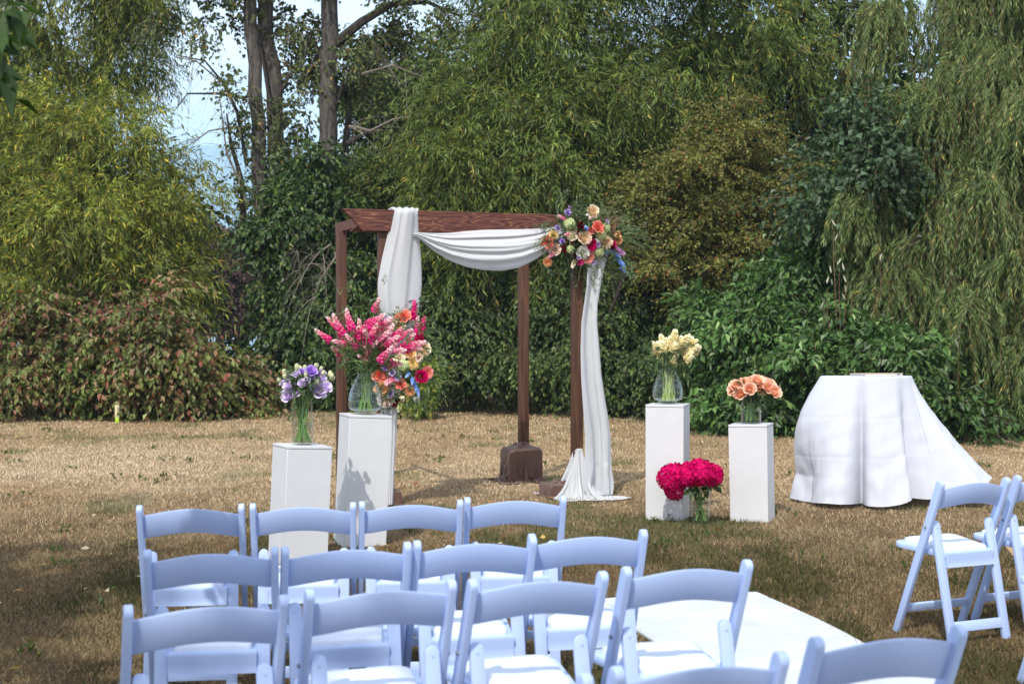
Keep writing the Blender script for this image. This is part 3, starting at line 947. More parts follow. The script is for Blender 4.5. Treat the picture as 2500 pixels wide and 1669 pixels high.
# -- wood behind it all, reads as one mass; shade painted in dark leaf colours
P, D, CL = crown_points([blob(x, y, 30.5, 170, ry, 1.0) for x, y, ry in [(900, 640, 130), (1050, 620, 130), (1380, 620, 200), (1560, 480, 220), (1600, 760, 160), (1760, 420, 200), (1800, 700, 200), (1980, 640, 200), (2150, 520, 240), (2300, 500, 260), (2200, 800, 140), (2380, 780, 160), (1500, 300, 120), (60, 800, 110), (250, 820, 110), (400, 850, 80), (1440, 820, 100), (880, 760, 130)]], 6500, 14, .5, .4, .8)
L = .5 * rng.uniform(.5, 1.3, len(P))
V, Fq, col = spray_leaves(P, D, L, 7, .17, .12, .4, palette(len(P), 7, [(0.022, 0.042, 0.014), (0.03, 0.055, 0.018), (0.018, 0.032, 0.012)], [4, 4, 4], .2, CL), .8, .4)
V[:, 2] = np.maximum(V[:, 2], .02)
P, D, CL = crown_points([(*tuple(at(x, y, Yb)), rx * Yb / F_PX * K, 1.4, ry * Yb / F_PX * K) for x, y, rx, ry, Yb in [  # rear mass, added to block light from behind the tree line
    (700, 640, 80, 200, 34), (760, 560, 130, 190, 35), (900, 560, 190, 220, 36), (1080, 420, 200, 260, 36), (1260, 420, 220, 300, 36), (1450, 380, 200, 320, 35), (1650, 380, 220, 330, 35), (1850, 440, 200, 260, 35), (2050, 400, 220, 330, 34), (2260, 420, 240, 360, 34),
    (1000, 740, 200, 170, 35), (1300, 740, 240, 190, 35), (1600, 740, 240, 190, 35), (1900, 740, 240, 190, 34), (2200, 760, 240, 190, 34), (60, 560, 200, 260, 34), (250, 600, 170, 220, 34), (370, 690, 70, 120, 34), (40, 300, 150, 200, 35)]], 15000, 12, .6, .3, .9)
L = .7 * rng.uniform(.5, 1.3, len(P))
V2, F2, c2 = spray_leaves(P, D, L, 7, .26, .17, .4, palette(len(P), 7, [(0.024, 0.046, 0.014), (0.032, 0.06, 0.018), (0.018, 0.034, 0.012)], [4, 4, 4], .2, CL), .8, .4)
V2[:, 2] = np.maximum(V2[:, 2], .02)
F2 = F2 + len(V)
V, Fq, col = np.concatenate([V, V2]), np.concatenate([Fq, F2]), np.concatenate([col, c2])
tag(link('woods', np_mesh('woods', V, Fq, M_LEAF, col)), 'mass of undergrowth behind the shrubs, shade painted into its dark leaves', None, None, 'stuff')

# -- low weeds along the lawn edge
xs = np.concatenate([np.linspace(0, 2349, 150)])
P = []
for x in xs:
    yb = np.interp(x, [0, 300, 620, 900, 1300, 1560, 1750, 1900, 2100, 2349], [958, 958, 935, 945, 945, 950, 985, 990, 1000, 1012])
    for _ in range(7):
        Yg = CAM_H * F_PX / (yb * K - 795)
        p = at(x + rng.normal() * 12, yb, Yg + abs(rng.normal()) * 1.0)
        P.append((p.x, p.y, .01))
nE = len(P)
for _ in range(90):
    yy = rng.uniform(6, 21)
    xx = rng.uniform(-.36, .36) * yy
    if yy < 8.4 and xx > .2: continue
    for _ in range(rng.integers(2, 6)): P.append((xx + rng.normal() * .05, yy + rng.normal() * .08, .01))
P = np.array(P)
D = unit(rng.normal(size=P.shape) * .5 + np.array([0, 0, 1.0]))
L = .28 * rng.uniform(.3, 1.4, len(P))
L[nE:] *= .18
lsz = np.where(np.arange(len(P)) < nE, .09, .035)[:, None, None]
V, Fq, col = spray_leaves(P, D, L, 9, lsz, lsz / 3, .25, palette(len(P), 9, [(0.05, 0.095, 0.02), (0.08, 0.12, 0.03), (0.22, 0.17, 0.08), (0.2, 0.2, 0.05)], [4, 4, 1, .6], .2), .7, .1)
V[:, 2] = np.maximum(V[:, 2], .01)
tag(link('weeds', np_mesh('weeds', V, Fq, M_LEAF, col)), 'low weeds where the lawn meets the shrubs', None, None, 'stuff')
plant('yellow_green_plant', 'small bright yellow-green plant growing on the lawn edge inside the arch', 'plant', [blob(1000, 905, 23.6, 42, 50, .3), blob(985, 880, 23.6, 25, 35, .2)], 230, 9, (.10, .036), .3, .3,
      [(0.16, 0.22, 0.035), (0.11, 0.19, 0.03), (0.40, 0.36, 0.04)], [4, 4, 1], base=(at(1000, 940, 23.6).x, 23.6, 0), sub=16, sub_r=.14, twigs=1, lname='foliage')
plant('weed_stalk', 'pale green leafy weed rising before the reddish shrubs', 'plant', [blob(190, 880, 23.2, 25, 60, .2)], 60, 8, (.11, .05), .3, .3,
      [(0.10, 0.17, 0.035), (0.16, 0.24, 0.05)], [4, 3], base=(at(190, 950, 23.2).x, 23.2, 0), sub=10, sub_r=.14, twigs=1, lname='foliage')

# -- trees across the river and one purple-leaved
for lab, x, y, rx, ry, Y, cols in [
        ('plum tree with purple-brown leaves seen through the gap left of the trunks', 505, 620, 38, 110, 58, [(0.06, 0.03, 0.03), (0.09, 0.045, 0.04)]),
        ('blue-green tree beyond the river, just above the pale water', 560, 640, 60, 120, 62, [(0.05, 0.085, 0.04), (0.06, 0.10, 0.045)]),
        ('small grey-green tree beyond the gap, behind the purple plum', 470, 640, 60, 140, 64, [(0.06, 0.09, 0.045), (0.07, 0.105, 0.05)]),
        ('tall tree behind the ivy, dim in the distance', 680, 600, 90, 150, 66, [(0.05, 0.085, 0.035), (0.06, 0.09, 0.04)])]:
    plant('distant_tree', lab, 'tree', [blob(x, y, Y, rx, ry, 1.8), blob(x + rx * .4, y + ry * .5, Y - .5, rx * .9, ry * .5, 1.5)], 1500, 7, (.22, .15), .8, .3, cols, [1, 1], base=(at(x, y, Y).x, Y, 0), trunk_r=.2, sub=10, sub_r=.5, twigs=0, zmin=1.8, group='trees beyond the water')

# -- tree beside the camera whose crown shades the near corner; one branch dips into the picture
gmp = plant('garden_maple', 'near maple branch of soft dark leaves dipping into the top corner of the picture', 'tree',
      [(-5.6, .3, 10.4, 1.5, 1.4, .9), (-7.2, .9, 10.4, 1.5, 1.4, .9), (-5.0, -2.2, 10.4, 1.3, 1.4, .9), (-3.9, -2.4, 10.4, .8, 1.2, .7), (-7.0, -1.6, 10.6, 1.4, 1.4, .9)],
      2000, 8, (.16, .11), .45, .35, [(0.035, 0.075, 0.014), (0.05, 0.10, 0.02)], [1, 1], base=(-6.0, 1.2, 0), trunk_r=.26, top=(-5.6, 1.0, 10.2), forks=9, sub=14, sub_r=.32, shell=.3, twigs=1,
      extra=[([Vector((-5.9, 1.2, 5.0)), Vector((-3.4, 3.0, 4.2)), Vector(at(-150, -60, 4.6)), Vector(at(-20, 90, 4.6)), Vector(at(5, 170, 4.6))], .03)])
P = np.array([tuple(at(x, y, 4.6 + rng.normal() * .1)) for x, y in [(-20, 10), (0, 30), (20, 5), (-10, 70), (10, 60), (-25, 120), (-5, 130), (-15, 180), (0, 200), (-20, 215), (35, 25), (-30, 60), (-10, 95), (-25, 165)] * 2])
V, Fq, col = spray_leaves(P, unit(rng.normal(size=P.shape)), np.full(len(P), .07), 3, .105, .06, .4, palette(len(P), 3, [(0.035, 0.075, 0.014), (0.05, 0.10, 0.02)], [1, 1]), .8, .6)
link('low_leaves', np_mesh('low_leaves', V - np.array(gmp.location), Fq, M_LEAF, col), gmp)['kind'] = 'stuff'
plant('added_shade_tree', 'leafy unseen tree added behind the camera to shade the last chairs', 'tree',  # out of view, added for the shade its crown casts
      [(-2.3, -5.0, 10.4, 1.0, .7, .7), (-1.3, -4.8, 10.4, 1.0, .7, .7), (-3.6, -4.6, 10.4, .9, .9, .7), (-1.8, -6.4, 10.8, 1.4, 1.0, .9)],
      900, 8, (.16, .11), .45, .35, [(0.05, 0.10, 0.02), (0.07, 0.13, 0.03)], [1, 1], base=(-2.6, -7.0, 0), trunk_r=.25, top=(-2.6, -5.4, 10.2), forks=7, sub=14, sub_r=.35, shell=.3, twigs=1)

# ------------------------------------------------------------------ grass, leaf litter
def blades(n, y0, y1, pw):
    u = rng.random(n)
    Y = np.exp(np.log(y0) + u * (np.log(y1) - np.log(y0))) if pw else np.sqrt(y0 ** 2 + u * (y1 ** 2 - y0 ** 2))
    X = rng.uniform(-1, 1, n) * (.40 * Y + .35)
    return X, Y
X1, Y1 = blades(150000, 2.6, 7, False)
X2, Y2 = blades(430000, 7, 26, True)
X, Y = np.concatenate([X1, X2]), np.concatenate([Y1, Y2])
a_, b2_, c2_ = (Y - 7.95) / (1.2 - 7.95), None, None
on = (Y < 8.0 + .2 * (X - .445)) & (X > .445 + a_ * 1.505 - .0) & (X < 1.405 + a_ * 1.525 + .01)
X, Y = X[~on], Y[~on]
n = len(X)
gm, bm_ = green_mask(X, Y), brown_mask(X, Y)
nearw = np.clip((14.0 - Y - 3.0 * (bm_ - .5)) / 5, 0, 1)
gr = (gm + rng.normal(0, .085, n)) > .72 - .115 * nearw
ln = rng.uniform(.012, .034, n) * (1 + Y / 30) * np.where(gr, 1.25, 1)
wd = rng.uniform(.0022, .0042, n) * (1 + Y / 9)
az = rng.uniform(0, 2 * PI, n)
el = np.where(gr, rng.uniform(.3, 1.4, n), rng.uniform(.1, 1.15, n))
d = np.stack([np.cos(az) * np.cos(el), np.sin(az) * np.cos(el), np.sin(el)], -1)
sd_ = np.stack([-np.sin(az + rng.normal(0, .5, n)), np.cos(az), np.zeros(n)], -1)
b_ = np.stack([X, Y, np.full(n, -.002)], -1)
V = np.stack([b_ - sd_ * wd[:, None] * .5, b_ + sd_ * wd[:, None] * .5, b_ + d * ln[:, None]], 1).reshape(-1, 3)
straw = np.array([(0.585, 0.45, 0.285), (0.50, 0.37, 0.22), (0.66, 0.53, 0.36), (0.36, 0.245, 0.14)])
pr = rng.random(n)
kk = np.where(pr < .4, 0, np.where(pr < .68, 1, np.where(pr < .86, 2, 3)))
kk = np.where((bm_ > .56) & (rng.random(n) < .55), 3, kk)
cl = straw[kk] * rng.normal(1, .09, (n, 1)).clip(.6, 1.4)
gc = np.array([(0.15, 0.17, 0.075), (0.22, 0.21, 0.10), (0.10, 0.13, 0.05)])[rng.integers(0, 3, n)]
cl = np.where(gr[:, None], gc, cl)
dirt = np.clip((noise2(X, Y * .4, 1.6, 41) - .30) * 3, 0, 1) * np.clip((Y - 11.5) / 2.5, 0, 1) * np.clip((20 - Y) / 3, 0, 1) * np.clip((.5 - X) / 2.5, 0, 1)
cl = cl * (1 - dirt[:, None] * .75) + np.array([.70, .565, .41]) * dirt[:, None] * .75 * rng.normal(1, .06, (n, 1))
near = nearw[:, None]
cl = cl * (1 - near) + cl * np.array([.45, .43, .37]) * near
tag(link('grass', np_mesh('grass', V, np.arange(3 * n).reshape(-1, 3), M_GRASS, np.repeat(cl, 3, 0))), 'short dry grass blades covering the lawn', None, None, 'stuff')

n = 330
Y = np.where(rng.random(n) < .62, rng.uniform(18, 24, n), rng.uniform(5, 20, n))
X = rng.uniform(-1, 1, n) * .37 * Y
k_ = ~((Y < 8.3) & (X > .2) & (X < 3.2))
X, Y = X[k_], Y[k_]
n = len(X)
az = rng.uniform(0, 2 * PI, n)
u_ = np.stack([np.cos(az), np.sin(az), rng.normal(0, .25, n)], -1) * rng.uniform(.016, .034, (n, 1))
v_ = np.stack([-np.sin(az), np.cos(az), rng.normal(0, .35, n)], -1) * rng.uniform(.010, .021, (n, 1))
c_ = np.stack([X, Y, np.full(n, .035)], -1)
V = np.stack([c_ - u_, c_ + v_ - u_ * .2 + [0, 0, .006], c_ + u_, c_ - v_ - u_ * .2 + [0, 0, .006]], 1).reshape(-1, 3)
cl = np.array([(0.55, 0.36, 0.08), (0.62, 0.5, 0.32), (0.25, 0.09, 0.04), (0.5, 0.42, 0.3), (0.42, 0.2, 0.06)])[rng.integers(0, 5, n)]
tag(link('fallen_leaves', np_mesh('fallen_leaves', V, np.arange(4 * n).reshape(-1, 4), M_LEAF, np.repeat(cl, 4, 0))), 'fallen yellow and brown leaves scattered on the lawn', None, None, 'stuff')

# ------------------------------------------------------------------ carpet runner
mb = MB()
NR = 26
ring_l, ring_r = [], []
for i in range(NR):
    u = i / (NR - 1)
    a = Vector((0.445, 7.95)).lerp(Vector((1.95, 1.2)), u)
    b2 = Vector((1.405, 8.14)).lerp(Vector((2.93, 1.45)), u)
    wv = .006 * math.sin(i * 1.3)
    ring_l.append((a.x + wv, a.y)); ring_r.append((b2.x - wv, b2.y))
top, bot = [], []
for (ax, ay), (bx, by) in zip(ring_l, ring_r):
    for k in range(7):
        q = k / 6
        z = .016 + .005 * math.sin(ay * 3 + q * 5) + .004 * math.sin(q * 9 + ay * 2.3)
        top.append((ax + (bx - ax) * q, ay + (by - ay) * q, z))
vs = top + [(x, y, z - .012) for x, y, z in top]
nn = NR * 7
fs = []
for i in range(NR - 1):
    for k in range(6):
        a = i * 7 + k
        fs.append((a, a + 1, a + 8, a + 7))
for i in range(NR - 1):
    for k in (0, 6):
        a = i * 7 + k
        fs.append((a, a + 7, a + 7 + nn, a + nn))
for k in range(6):
    for i in (0, NR - 1):
        a = i * 7 + k
        fs.append((a, a + 1, a + 1 + nn, a + nn))
mb.add(vs, fs)
tag(mb.obj('carpet_runner', M_RUNNER), 'white felt aisle runner lying on the dry grass', 'carpet')

# ------------------------------------------------------------------ folding chairs
POST_FOOT, POST_TOP = Vector((0, .17, 0)), Vector((0, -.15, .79))
LEG_FOOT, LEG_TOP = Vector((0, -.19, 0)), Vector((0, -.06, .585))

def make_chair():
    root = empty('folding_chair', (0, 0, 0), 0, 'white folding chair', 'chair')
    # side posts, from the front foot to the rounded top
    d = (POST_TOP - POST_FOOT).normalized()
    nrm = Vector((0, d.z, -d.y))
    Ln = (POST_TOP - POST_FOOT).length
    prof = [(0, -.02), (0, .02)]
    out = []
    hw = .023
    out.append(POST_FOOT + nrm * hw * .85)
    out.append(POST_FOOT + d * (Ln - hw) + nrm * hw)
    for k in range(1, 8):
        a = PI * k / 8
        out.append(POST_FOOT + d * (Ln - hw + hw * math.sin(a)) + nrm * hw * math.cos(a))
    out.append(POST_FOOT + d * (Ln - hw) - nrm * hw)
    out.append(POST_FOOT - nrm * hw * .85)
    me = None
    for sx in (-1, 1):
        mb = MB()
        mb.loft([[p + Vector((sx * .2105 + e, 0, 0)) for p in out] for e in (-.0125, .0125)])
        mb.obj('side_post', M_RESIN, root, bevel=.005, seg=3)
    # curved back rail
    mb = MB()
    rings = []
    for i in range(21):
        u = -1 + 2 * i / 20
        x = u * .200
        zt = .745 + .030 * math.cos(u * PI / 2) ** 1.1
        zb = .645 + .026 * math.cos(u * PI / 2) ** 1.2
        pts = []
        for (q, e) in [(0, -.3), (0, .3), (.06, .5), (.5, .5), (.94, .5), (1, .3), (1, -.3), (.94, -.5), (.5, -.5), (.06, -.5)]:
            z = zb + (zt - zb) * q
            y = POST_FOOT.y + d.y / d.z * z + .004
            y += -.026 * (1 - u * u) + e * .017
            pts.append((x, y, z))
        rings.append(pts)
    mb.loft(rings)
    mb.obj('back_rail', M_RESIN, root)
    # rear legs with rounded heads
    d2 = (LEG_TOP - LEG_FOOT).normalized()
    n2 = Vector((0, d2.z, -d2.y))
    L2 = (LEG_TOP - LEG_FOOT).length
    for sx in (-1, 1):
        out2 = [(-.0225, 0), (-.0225, L2 - .024)]
        for k in range(1, 8):
            a = PI - PI * k / 8
            out2.append((.0225 * math.cos(a), L2 - .024 + .024 * math.sin(a)))
        out2 += [(.0225, L2 - .024), (.0225, 0)]
        mb = MB()
        mb.loft([[LEG_FOOT + d2 * q + Vector((sx * .171 + x, 0, 0)) + n2 * e for x, q in out2] for e in (-.011, .011)])
        mb.obj('rear_leg', M_RESIN, root, bevel=.004, seg=2)
    # seat
    def outline(w0, w1, y0, y1, r, k=5):
        c = [(-w0, y0), (w0, y0), (w1, y1), (-w1, y1)]
        o = []
        for i in range(4):
            p, a, b2 = Vector(c[i]), Vector(c[i - 1]), Vector(c[(i + 1) % 4])
            da, db = (a - p).normalized(), (b2 - p).normalized()
            rr = r * (.35 if i < 2 else 1)
            for q in range(k + 1):
                u = q / k
                s = p + da * rr
                e = p + db * rr
                o.append((s * (1 - u) ** 2 + p * 2 * u * (1 - u) + e * u ** 2))
        return o
    fr = outline(.147, .205, -.125, .215, .055)
    mb = MB()
    zt = lambda y: .432 + .02 * (y + .125) / .34
    mb.loft([[(p.x * s_, p.y * s_ + .045 * (1 - s_), zt(p.y) + dz) for p in fr] for s_, dz in ((.985, -.026), (1.0, -.018), (1.0, -.004), (.985, .002), (.93, .003))])
    mb.obj('seat_frame', M_RESIN, root)
    pd = outline(.130, .172, -.105, .19, .05)
    mb = MB()
    cy = .045
    mb.loft([[(p.x * s_, (p.y - cy) * s_ + cy, zt(p.y) + dz) for p in pd] for s_, dz in ((.99, -.002), (1.0, .010), (.975, .019), (.90, .024), (.6, .028), (.2, .029))])
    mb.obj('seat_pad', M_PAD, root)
    mb = MB()
    rings = []
    for i in range(9):
        x = -.148 + .296 * i / 8
        c_ = [(-.128, .434), (-.116, .434), (-.112, .40), (-.118, .362), (-.131, .362), (-.122, .395), (-.131, .425)]
        rings.append([(x, y, z) for y, z in c_])
    mb.loft(rings)
    mb.obj('seat_apron', M_RESIN, root)
    # stretchers
    def rail(z0, z1, x, pf, dd, th, off):
        mb = MB()
        zc = (z0 + z1) / 2
        c_ = pf + dd * (zc / dd.z)
        a = math.atan2(-dd.y, dd.z)
        mb.box((0, c_.y + off, zc), (2 * x, th, z1 - z0), Matrix.Rotation(-math.atan2(dd.y, dd.z), 3, 'X'))
        return mb.obj('stretcher', M_RESIN, root, bevel=.004)
    rail(.105, .15, .200, POST_FOOT, d, .016, 0)
    rail(.055, .105, .151, LEG_FOOT, d2, .018, 0)
    me = None
    for sx in (-1, 1):
        if me is None:
            mb = MB()
            mb.tube([(-.004, 0, 0), (.004, 0, 0)], .0065, 10)
            me = mb.mesh('bolt', M_BOLT)
        o = link('bolt', me, root)
        zc = .555
        o.location = (sx * .2265, (POST_FOOT + d * (zc / d.z)).y, zc)
        mb = MB()
    me = None
    for sx in (-1, 1):
        if me is None:
            mb = MB()
            mb.tube([(0, -.002, 0), (0, .002, 0)], .0038, 10)
            me = mb.mesh('rivet', M_RESIN)
        o = link('rivet', me, root)
        p = LEG_FOOT + d2 * (L2 - .03)
        o.location = (sx * .171, p.y - .0125, p.z)
    return root

proto = make_chair()
first = [True]
def chair(X, Y, deg, label, group):
    """X, Y: where the outer edge of its left post top stands"""
    o = proto if first[0] else copy_tree(proto)
    first[0] = False
    a = R(deg + rng.normal() * .7)
    lx, ly = .223, .15
    o.location = (X + lx * math.cos(a) - ly * math.sin(a), Y + lx * math.sin(a) + ly * math.cos(a), rng.uniform(-.004, .004))
    o.rotation_euler = (0, rng.normal() * .006, a)
    o['label'] = label
    o['group'] = group
    return o

g1, g2, g3, g4, g5 = ['white chairs in the %s row beside the carpet runner' % q for q in ('first', 'second', 'third', 'last')] + ['white chairs across the carpet runner']
chair(-1.572, 5.945, 6, 'white folding chair of the first row, at the end away from the carpet', g1)
chair(-1.108, 5.998, 7, 'white folding chair of the first row, standing before the shorter grey-lit pedestal', g1)
chair(-.652, 6.055, 9, 'white folding chair of the first row, standing before the snapdragon pedestal', g1)
chair(-.205, 6.17, 6, 'white folding chair of the first row, at the end nearest the carpet', g1)
chair(-1.233, 4.75, 9, 'white folding chair of the second row, at the end away from the carpet', g2)
chair(-.780, 4.82, 13, 'white folding chair of the second row, next to the outer end', g2)
chair(-.345, 4.95, 15, 'white folding chair of the second row, next to the carpet-side end', g2)
chair(.066, 5.11, 12, 'white folding chair of the second row, at the end nearest the carpet', g2)
chair(-1.043, 3.807, 20, 'white folding chair of the third row, at the end away from the carpet', g3)
chair(-.580, 4.02, 19, 'white folding chair of the third row, next to the outer end', g3)
chair(-.130, 4.17, 21, 'white folding chair of the third row, next to the carpet-side end', g3)
chair(.345, 4.40, 18, 'white folding chair of the third row, at the end nearest the carpet', g3)
chair(-.245, 2.90, 21, 'white folding chair of the last row, only its rounded post top in view', g4)
chair(.219, 3.12, 21, 'white folding chair of the last row, cut off by the bottom edge of the picture', g4)
chair(.722, 3.415, 21, 'white folding chair of the last row, at the end nearest the carpet', g4)
chair(2.065, 6.87, 24, 'white folding chair standing in full view across the carpet, before the table', g5)
chair(2.525, 7.10, 22, 'white folding chair half hidden behind the one in full view, above a carton', g5)
chair(2.31, 5.83, 22, 'white folding chair at the picture edge, only its seat corner showing', g5)

# carton under the far chair
bx = empty('carton', (2.98, 7.72, 0), R(14), 'brown cardboard carton standing on the grass behind the chairs', 'box')
mb = MB()
mb.box((0, 0, .16), (.36, .30, .32))
mb.obj('box_body', M_CARD, bx, bevel=.004)
for sy in (-1, 1):
    mb = MB()
    mb.box((0, sy * .215, .30), (.36, .13, .004), Matrix.Rotation(sy * .5, 3, 'X'))
    mb.obj('flap', M_CARD, bx)

# ------------------------------------------------------------------ pedestals
def pedestal(loc, rz, h, lean, label):
    root = empty('pedestal', loc, R(rz), label, 'pedestal', 'white square pedestals')
    root.rotation_euler = (0, lean, R(rz))
    mb = MB()
    mb.box((0, 0, (h - .02) / 2 - .01), (.303, .303, h))
    mb.obj('box_body', M_PAINT, root, bevel=.002, seg=1)
    mb = MB()
    mb.box((0, 0, h - .0085), (.306, .306, .017))
    mb.obj('top_panel', M_PAINT, root, bevel=.002, seg=1)
    return root
pedestal((-1.405, 9.30, 0), 27.5, .762, .045, 'shorter white pedestal carrying the lavender flowers')
pedestal((-1.078, 10.05, 0), 20.5, .914, .047, 'taller white pedestal carrying the pink snapdragons')
pedestal((1.250, 11.40, 0), -16.5, .914, .0, 'taller sunlit white pedestal carrying the cream flowers')
pedestal((1.917, 11.31, 0), -20.0, .762, -.02, 'shorter sunlit white pedestal carrying the peach roses')
TOP = {'lav': Vector((-1.405 + .045 * .762, 9.30, .7645)), 'snap': Vector((-1.078 + .047 * .914, 10.05, .9165)), 'cream': Vector((1.25, 11.40, .9165)), 'peach': Vector((1.917 - .02 * .762, 11.31, .7645)), 'hyd': Vector((1.4635, 11.02, .01))}

# ------------------------------------------------------------------ vases
def vase(loc, prof, water, label, name='glass_vase'):
    """prof: outside (r, z) from foot to rim; wall 4 mm, thick bottom"""
    root = empty(name, loc, 0, label, 'vase', 'clear glass vases')
    mb = MB()
    zs = np.linspace(prof[0][1], prof[-1][1], 30)
    pr = [(float(np.interp(z, [p[1] for p in prof], [p[0] for p in prof])), float(z)) for z in zs]
    inner = [(max(.002, r - .004), max(z, .018)) for r, z in pr]
    mb.lathe([(.001, 0.001)] + pr + [(pr[-1][0] - .002, pr[-1][1] + .002)] + inner[::-1] + [(.001, .018)], 40)
    mb.obj('vase_wall', M_GLASS, root)
    mb = MB()
    wp = [(r - .002, z) for r, z in inner if z <= water]
    mb.lathe([(.001, .0195)] + [(r, z + .0015) for r, z in wp] + [(wp[-1][0] - .003, wp[-1][1] - .001), (.001, wp[-1][1] - .002)], 40)
    mb.obj('water', M_WATER, root)
    return root
BELL = [(.068, 0), (.070, .012), (.072, .02), (.108, .03), (.122, .05), (.126, .09), (.121, .13), (.108, .175), (.086, .22), (.063, .262), (.055, .285), (.056, .30), (.066, .318), (.078, .326)]
CYL = [(.067, 0), (.068, .02), (.068, .29)]
CYL2 = [(.079, 0), (.080, .02), (.080, .205)]
TAP = [(.070, 0), (.072, .03), (.079, .262)]
vase(TOP['lav'], CYL, .135, 'tall straight glass vase holding the lavender flowers')
vase(TOP['snap'], BELL, .148, 'bell-shaped glass vase holding the pink snapdragons')
vase(TOP['cream'], BELL, .148, 'bell-shaped glass vase holding the cream flowers')
vase(TOP['peach'], CYL2, .105, 'short straight glass vase holding the peach roses')
vase(TOP['hyd'], TAP, .10, 'tapered glass vase on the grass holding the magenta hydrangeas')

# ------------------------------------------------------------------ flower heads (one metre-less unit: radius 1, facing +Z)
def petals_mesh(name, layers, rnd=3, nu=4, nv=5):
    """layers: (count, base_r, lean, length, width, cup, curl): lean 0 = straight up, pi/2 = flat open"""
    rg = np.random.default_rng(rnd)
    VV, FF, CC = [], [], []
    off = 0
    nl = len(layers)
    for li, (cnt, br, lean, ln_, wd_, cup, curl) in enumerate(layers):
        ph = rg.random() * 6
        for k in range(cnt):
            a = ph + 2 * PI * (k + rg.uniform(-.12, .12)) / cnt
            le = lean * rg.uniform(.9, 1.1)
            l_ = ln_ * rg.uniform(.88, 1.1)
            u = np.linspace(-1, 1, nu)[None, :]
            v = np.linspace(0, 1, nv)[:, None]
            wv = wd_ * np.sin(PI * np.clip(.12 + .74 * v, 0, 1)) ** .8
            ang = le + curl * v ** 2
            r = br + np.cumsum(np.concatenate([[0], np.diff(v[:, 0]) * np.sin((ang[:-1, 0] + ang[1:, 0]) / 2)])) * l_
            z = np.cumsum(np.concatenate([[0], np.diff(v[:, 0]) * np.cos((ang[:-1, 0] + ang[1:, 0]) / 2)])) * l_
            x = u * wv
            inw = cup * (u ** 2) * wv
            rr = r[:, None] - inw * np.cos(ang)
            zz = z[:, None] + inw * np.sin(ang) + rg.normal(0, .012, (nv, nu))
            px = rr * math.cos(a) - x * math.sin(a)
            py = rr * math.sin(a) + x * math.cos(a)
            VV.append(np.stack([px, py, zz], -1).reshape(-1, 3))
            i, j = np.meshgrid(np.arange(nv - 1), np.arange(nu - 1), indexing='ij')
            FF.append((np.stack([i * nu + j, i * nu + j + 1, (i + 1) * nu + j + 1, (i + 1) * nu + j], -1) + off).reshape(-1, 4))
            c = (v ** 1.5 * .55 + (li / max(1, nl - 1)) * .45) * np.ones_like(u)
            CC.append(np.repeat(c.reshape(-1, 1), 3, 1))
            off += nu * nv
    V = np.concatenate(VV)
    V = V / np.percentile(np.linalg.norm(V[:, :2], axis=1), 97)
    V[:, 2] -= V[:, 2].max() * .45
    return V, np.concatenate(FF), np.concatenate(CC)


ROSE = petals_mesh('rose', [(3, .05, .02, .62, .20, 1.0, -.25), (4, .14, .10, .66, .30, .9, -.1), (5, .24, .22, .74, .42, .9, .05), (6, .34, .36, .78, .52, .7, .35), (6, .42, .55, .74, .56, .5, .75)], 3)
GARDEN = petals_mesh('garden_rose', [(7, .05, .15, .42, .16, 1.0, .2), (8, .18, .3, .45, .2, .9, .2), (9, .32, .45, .5, .26, .8, .3), (8, .48, .6, .6, .38, .7, .2), (7, .58, .95, .6, .48, .5, .4)], 5)
RANUN = petals_mesh('ranunculus', [(5, .04, .05, .4, .16, 1, -.5), (7, .16, .2, .46, .24, .9, -.4), (8, .30, .45, .52, .32, .8, -.2), (9, .46, .75, .58, .4, .7, 0), (9, .55, 1.15, .6, .46, .5, .1)], 9)
DAHLIA = petals_mesh('dahlia', [(8, .04, .15, .55, .09, 1, .2), (12, .1, .45, .7, .12, .9, .2), (14, .14, .8, .8, .14, .9, .1), (16, .16, 1.15, .85, .15, .9, .1), (16, .16, 1.5, .85, .16, .9, .1), (14, .14, 1.85, .8, .15, .9, 0)], 11, 3, 4)
LISI = petals_mesh('lisianthus', [(3, .08, .05, .7, .3, 1.0, .1), (5, .16, .2, .95, .46, .8, .5), (5, .2, .42, 1.0, .5, .6, .75)], 13)
BUD = petals_mesh('bud', [(4, .12, .35, .9, .30, 1.0, -.9), (4, .2, .5, .8, .34, 1.0, -1.1)], 15, 3, 4)
TULIP = petals_mesh('tulip', [(3, .2, .35, 1.15, .5, .8, -.5), (3, .3, .5, 1.1, .5, .7, -.3)], 17)


def floret_ball(rnd, n=90, fr=.26, flat=.82):
    """hydrangea: a dome of four-petalled florets"""
    rg = np.random.default_rng(rnd)
    i = np.arange(n) + .5
    ph = np.arccos(1 - 1.75 * i / n)
    th = PI * (1 + 5 ** .5) * i
    d = np.stack([np.cos(th) * np.sin(ph), np.sin(th) * np.sin(ph), np.cos(ph)], -1)
    VV, CC = [], []
    for k in range(n):
        dd = unit(d[k] + rg.normal(0, .12, 3))
        a = unit(np.cross(dd, rg.normal(size=3)))
        b_ = np.cross(dd, a)
        c0 = d[k] * np.array([1, 1, flat]) * rg.uniform(.84, .98)
        cv = rg.uniform(0, 1.4)
        for q in range(4):
            e = a * math.cos(q * PI / 2) + b_ * math.sin(q * PI / 2)
            s_ = a * math.cos(q * PI / 2 + PI / 2) + b_ * math.sin(q * PI / 2 + PI / 2)
            f = fr * rg.uniform(.85, 1.15)
            VV += [c0, c0 + e * f * .6 + s_ * f * .42 + dd * .03, c0 + e * f + dd * f * rg.uniform(-.15, .25), c0 + e * f * .6 - s_ * f * .42 + dd * .03]
            CC += [[cv * .6] * 3, [cv] * 3, [cv] * 3, [cv] * 3]
    V = np.array(VV)
    return V, np.arange(len(V)).reshape(-1, 4), np.array(CC)


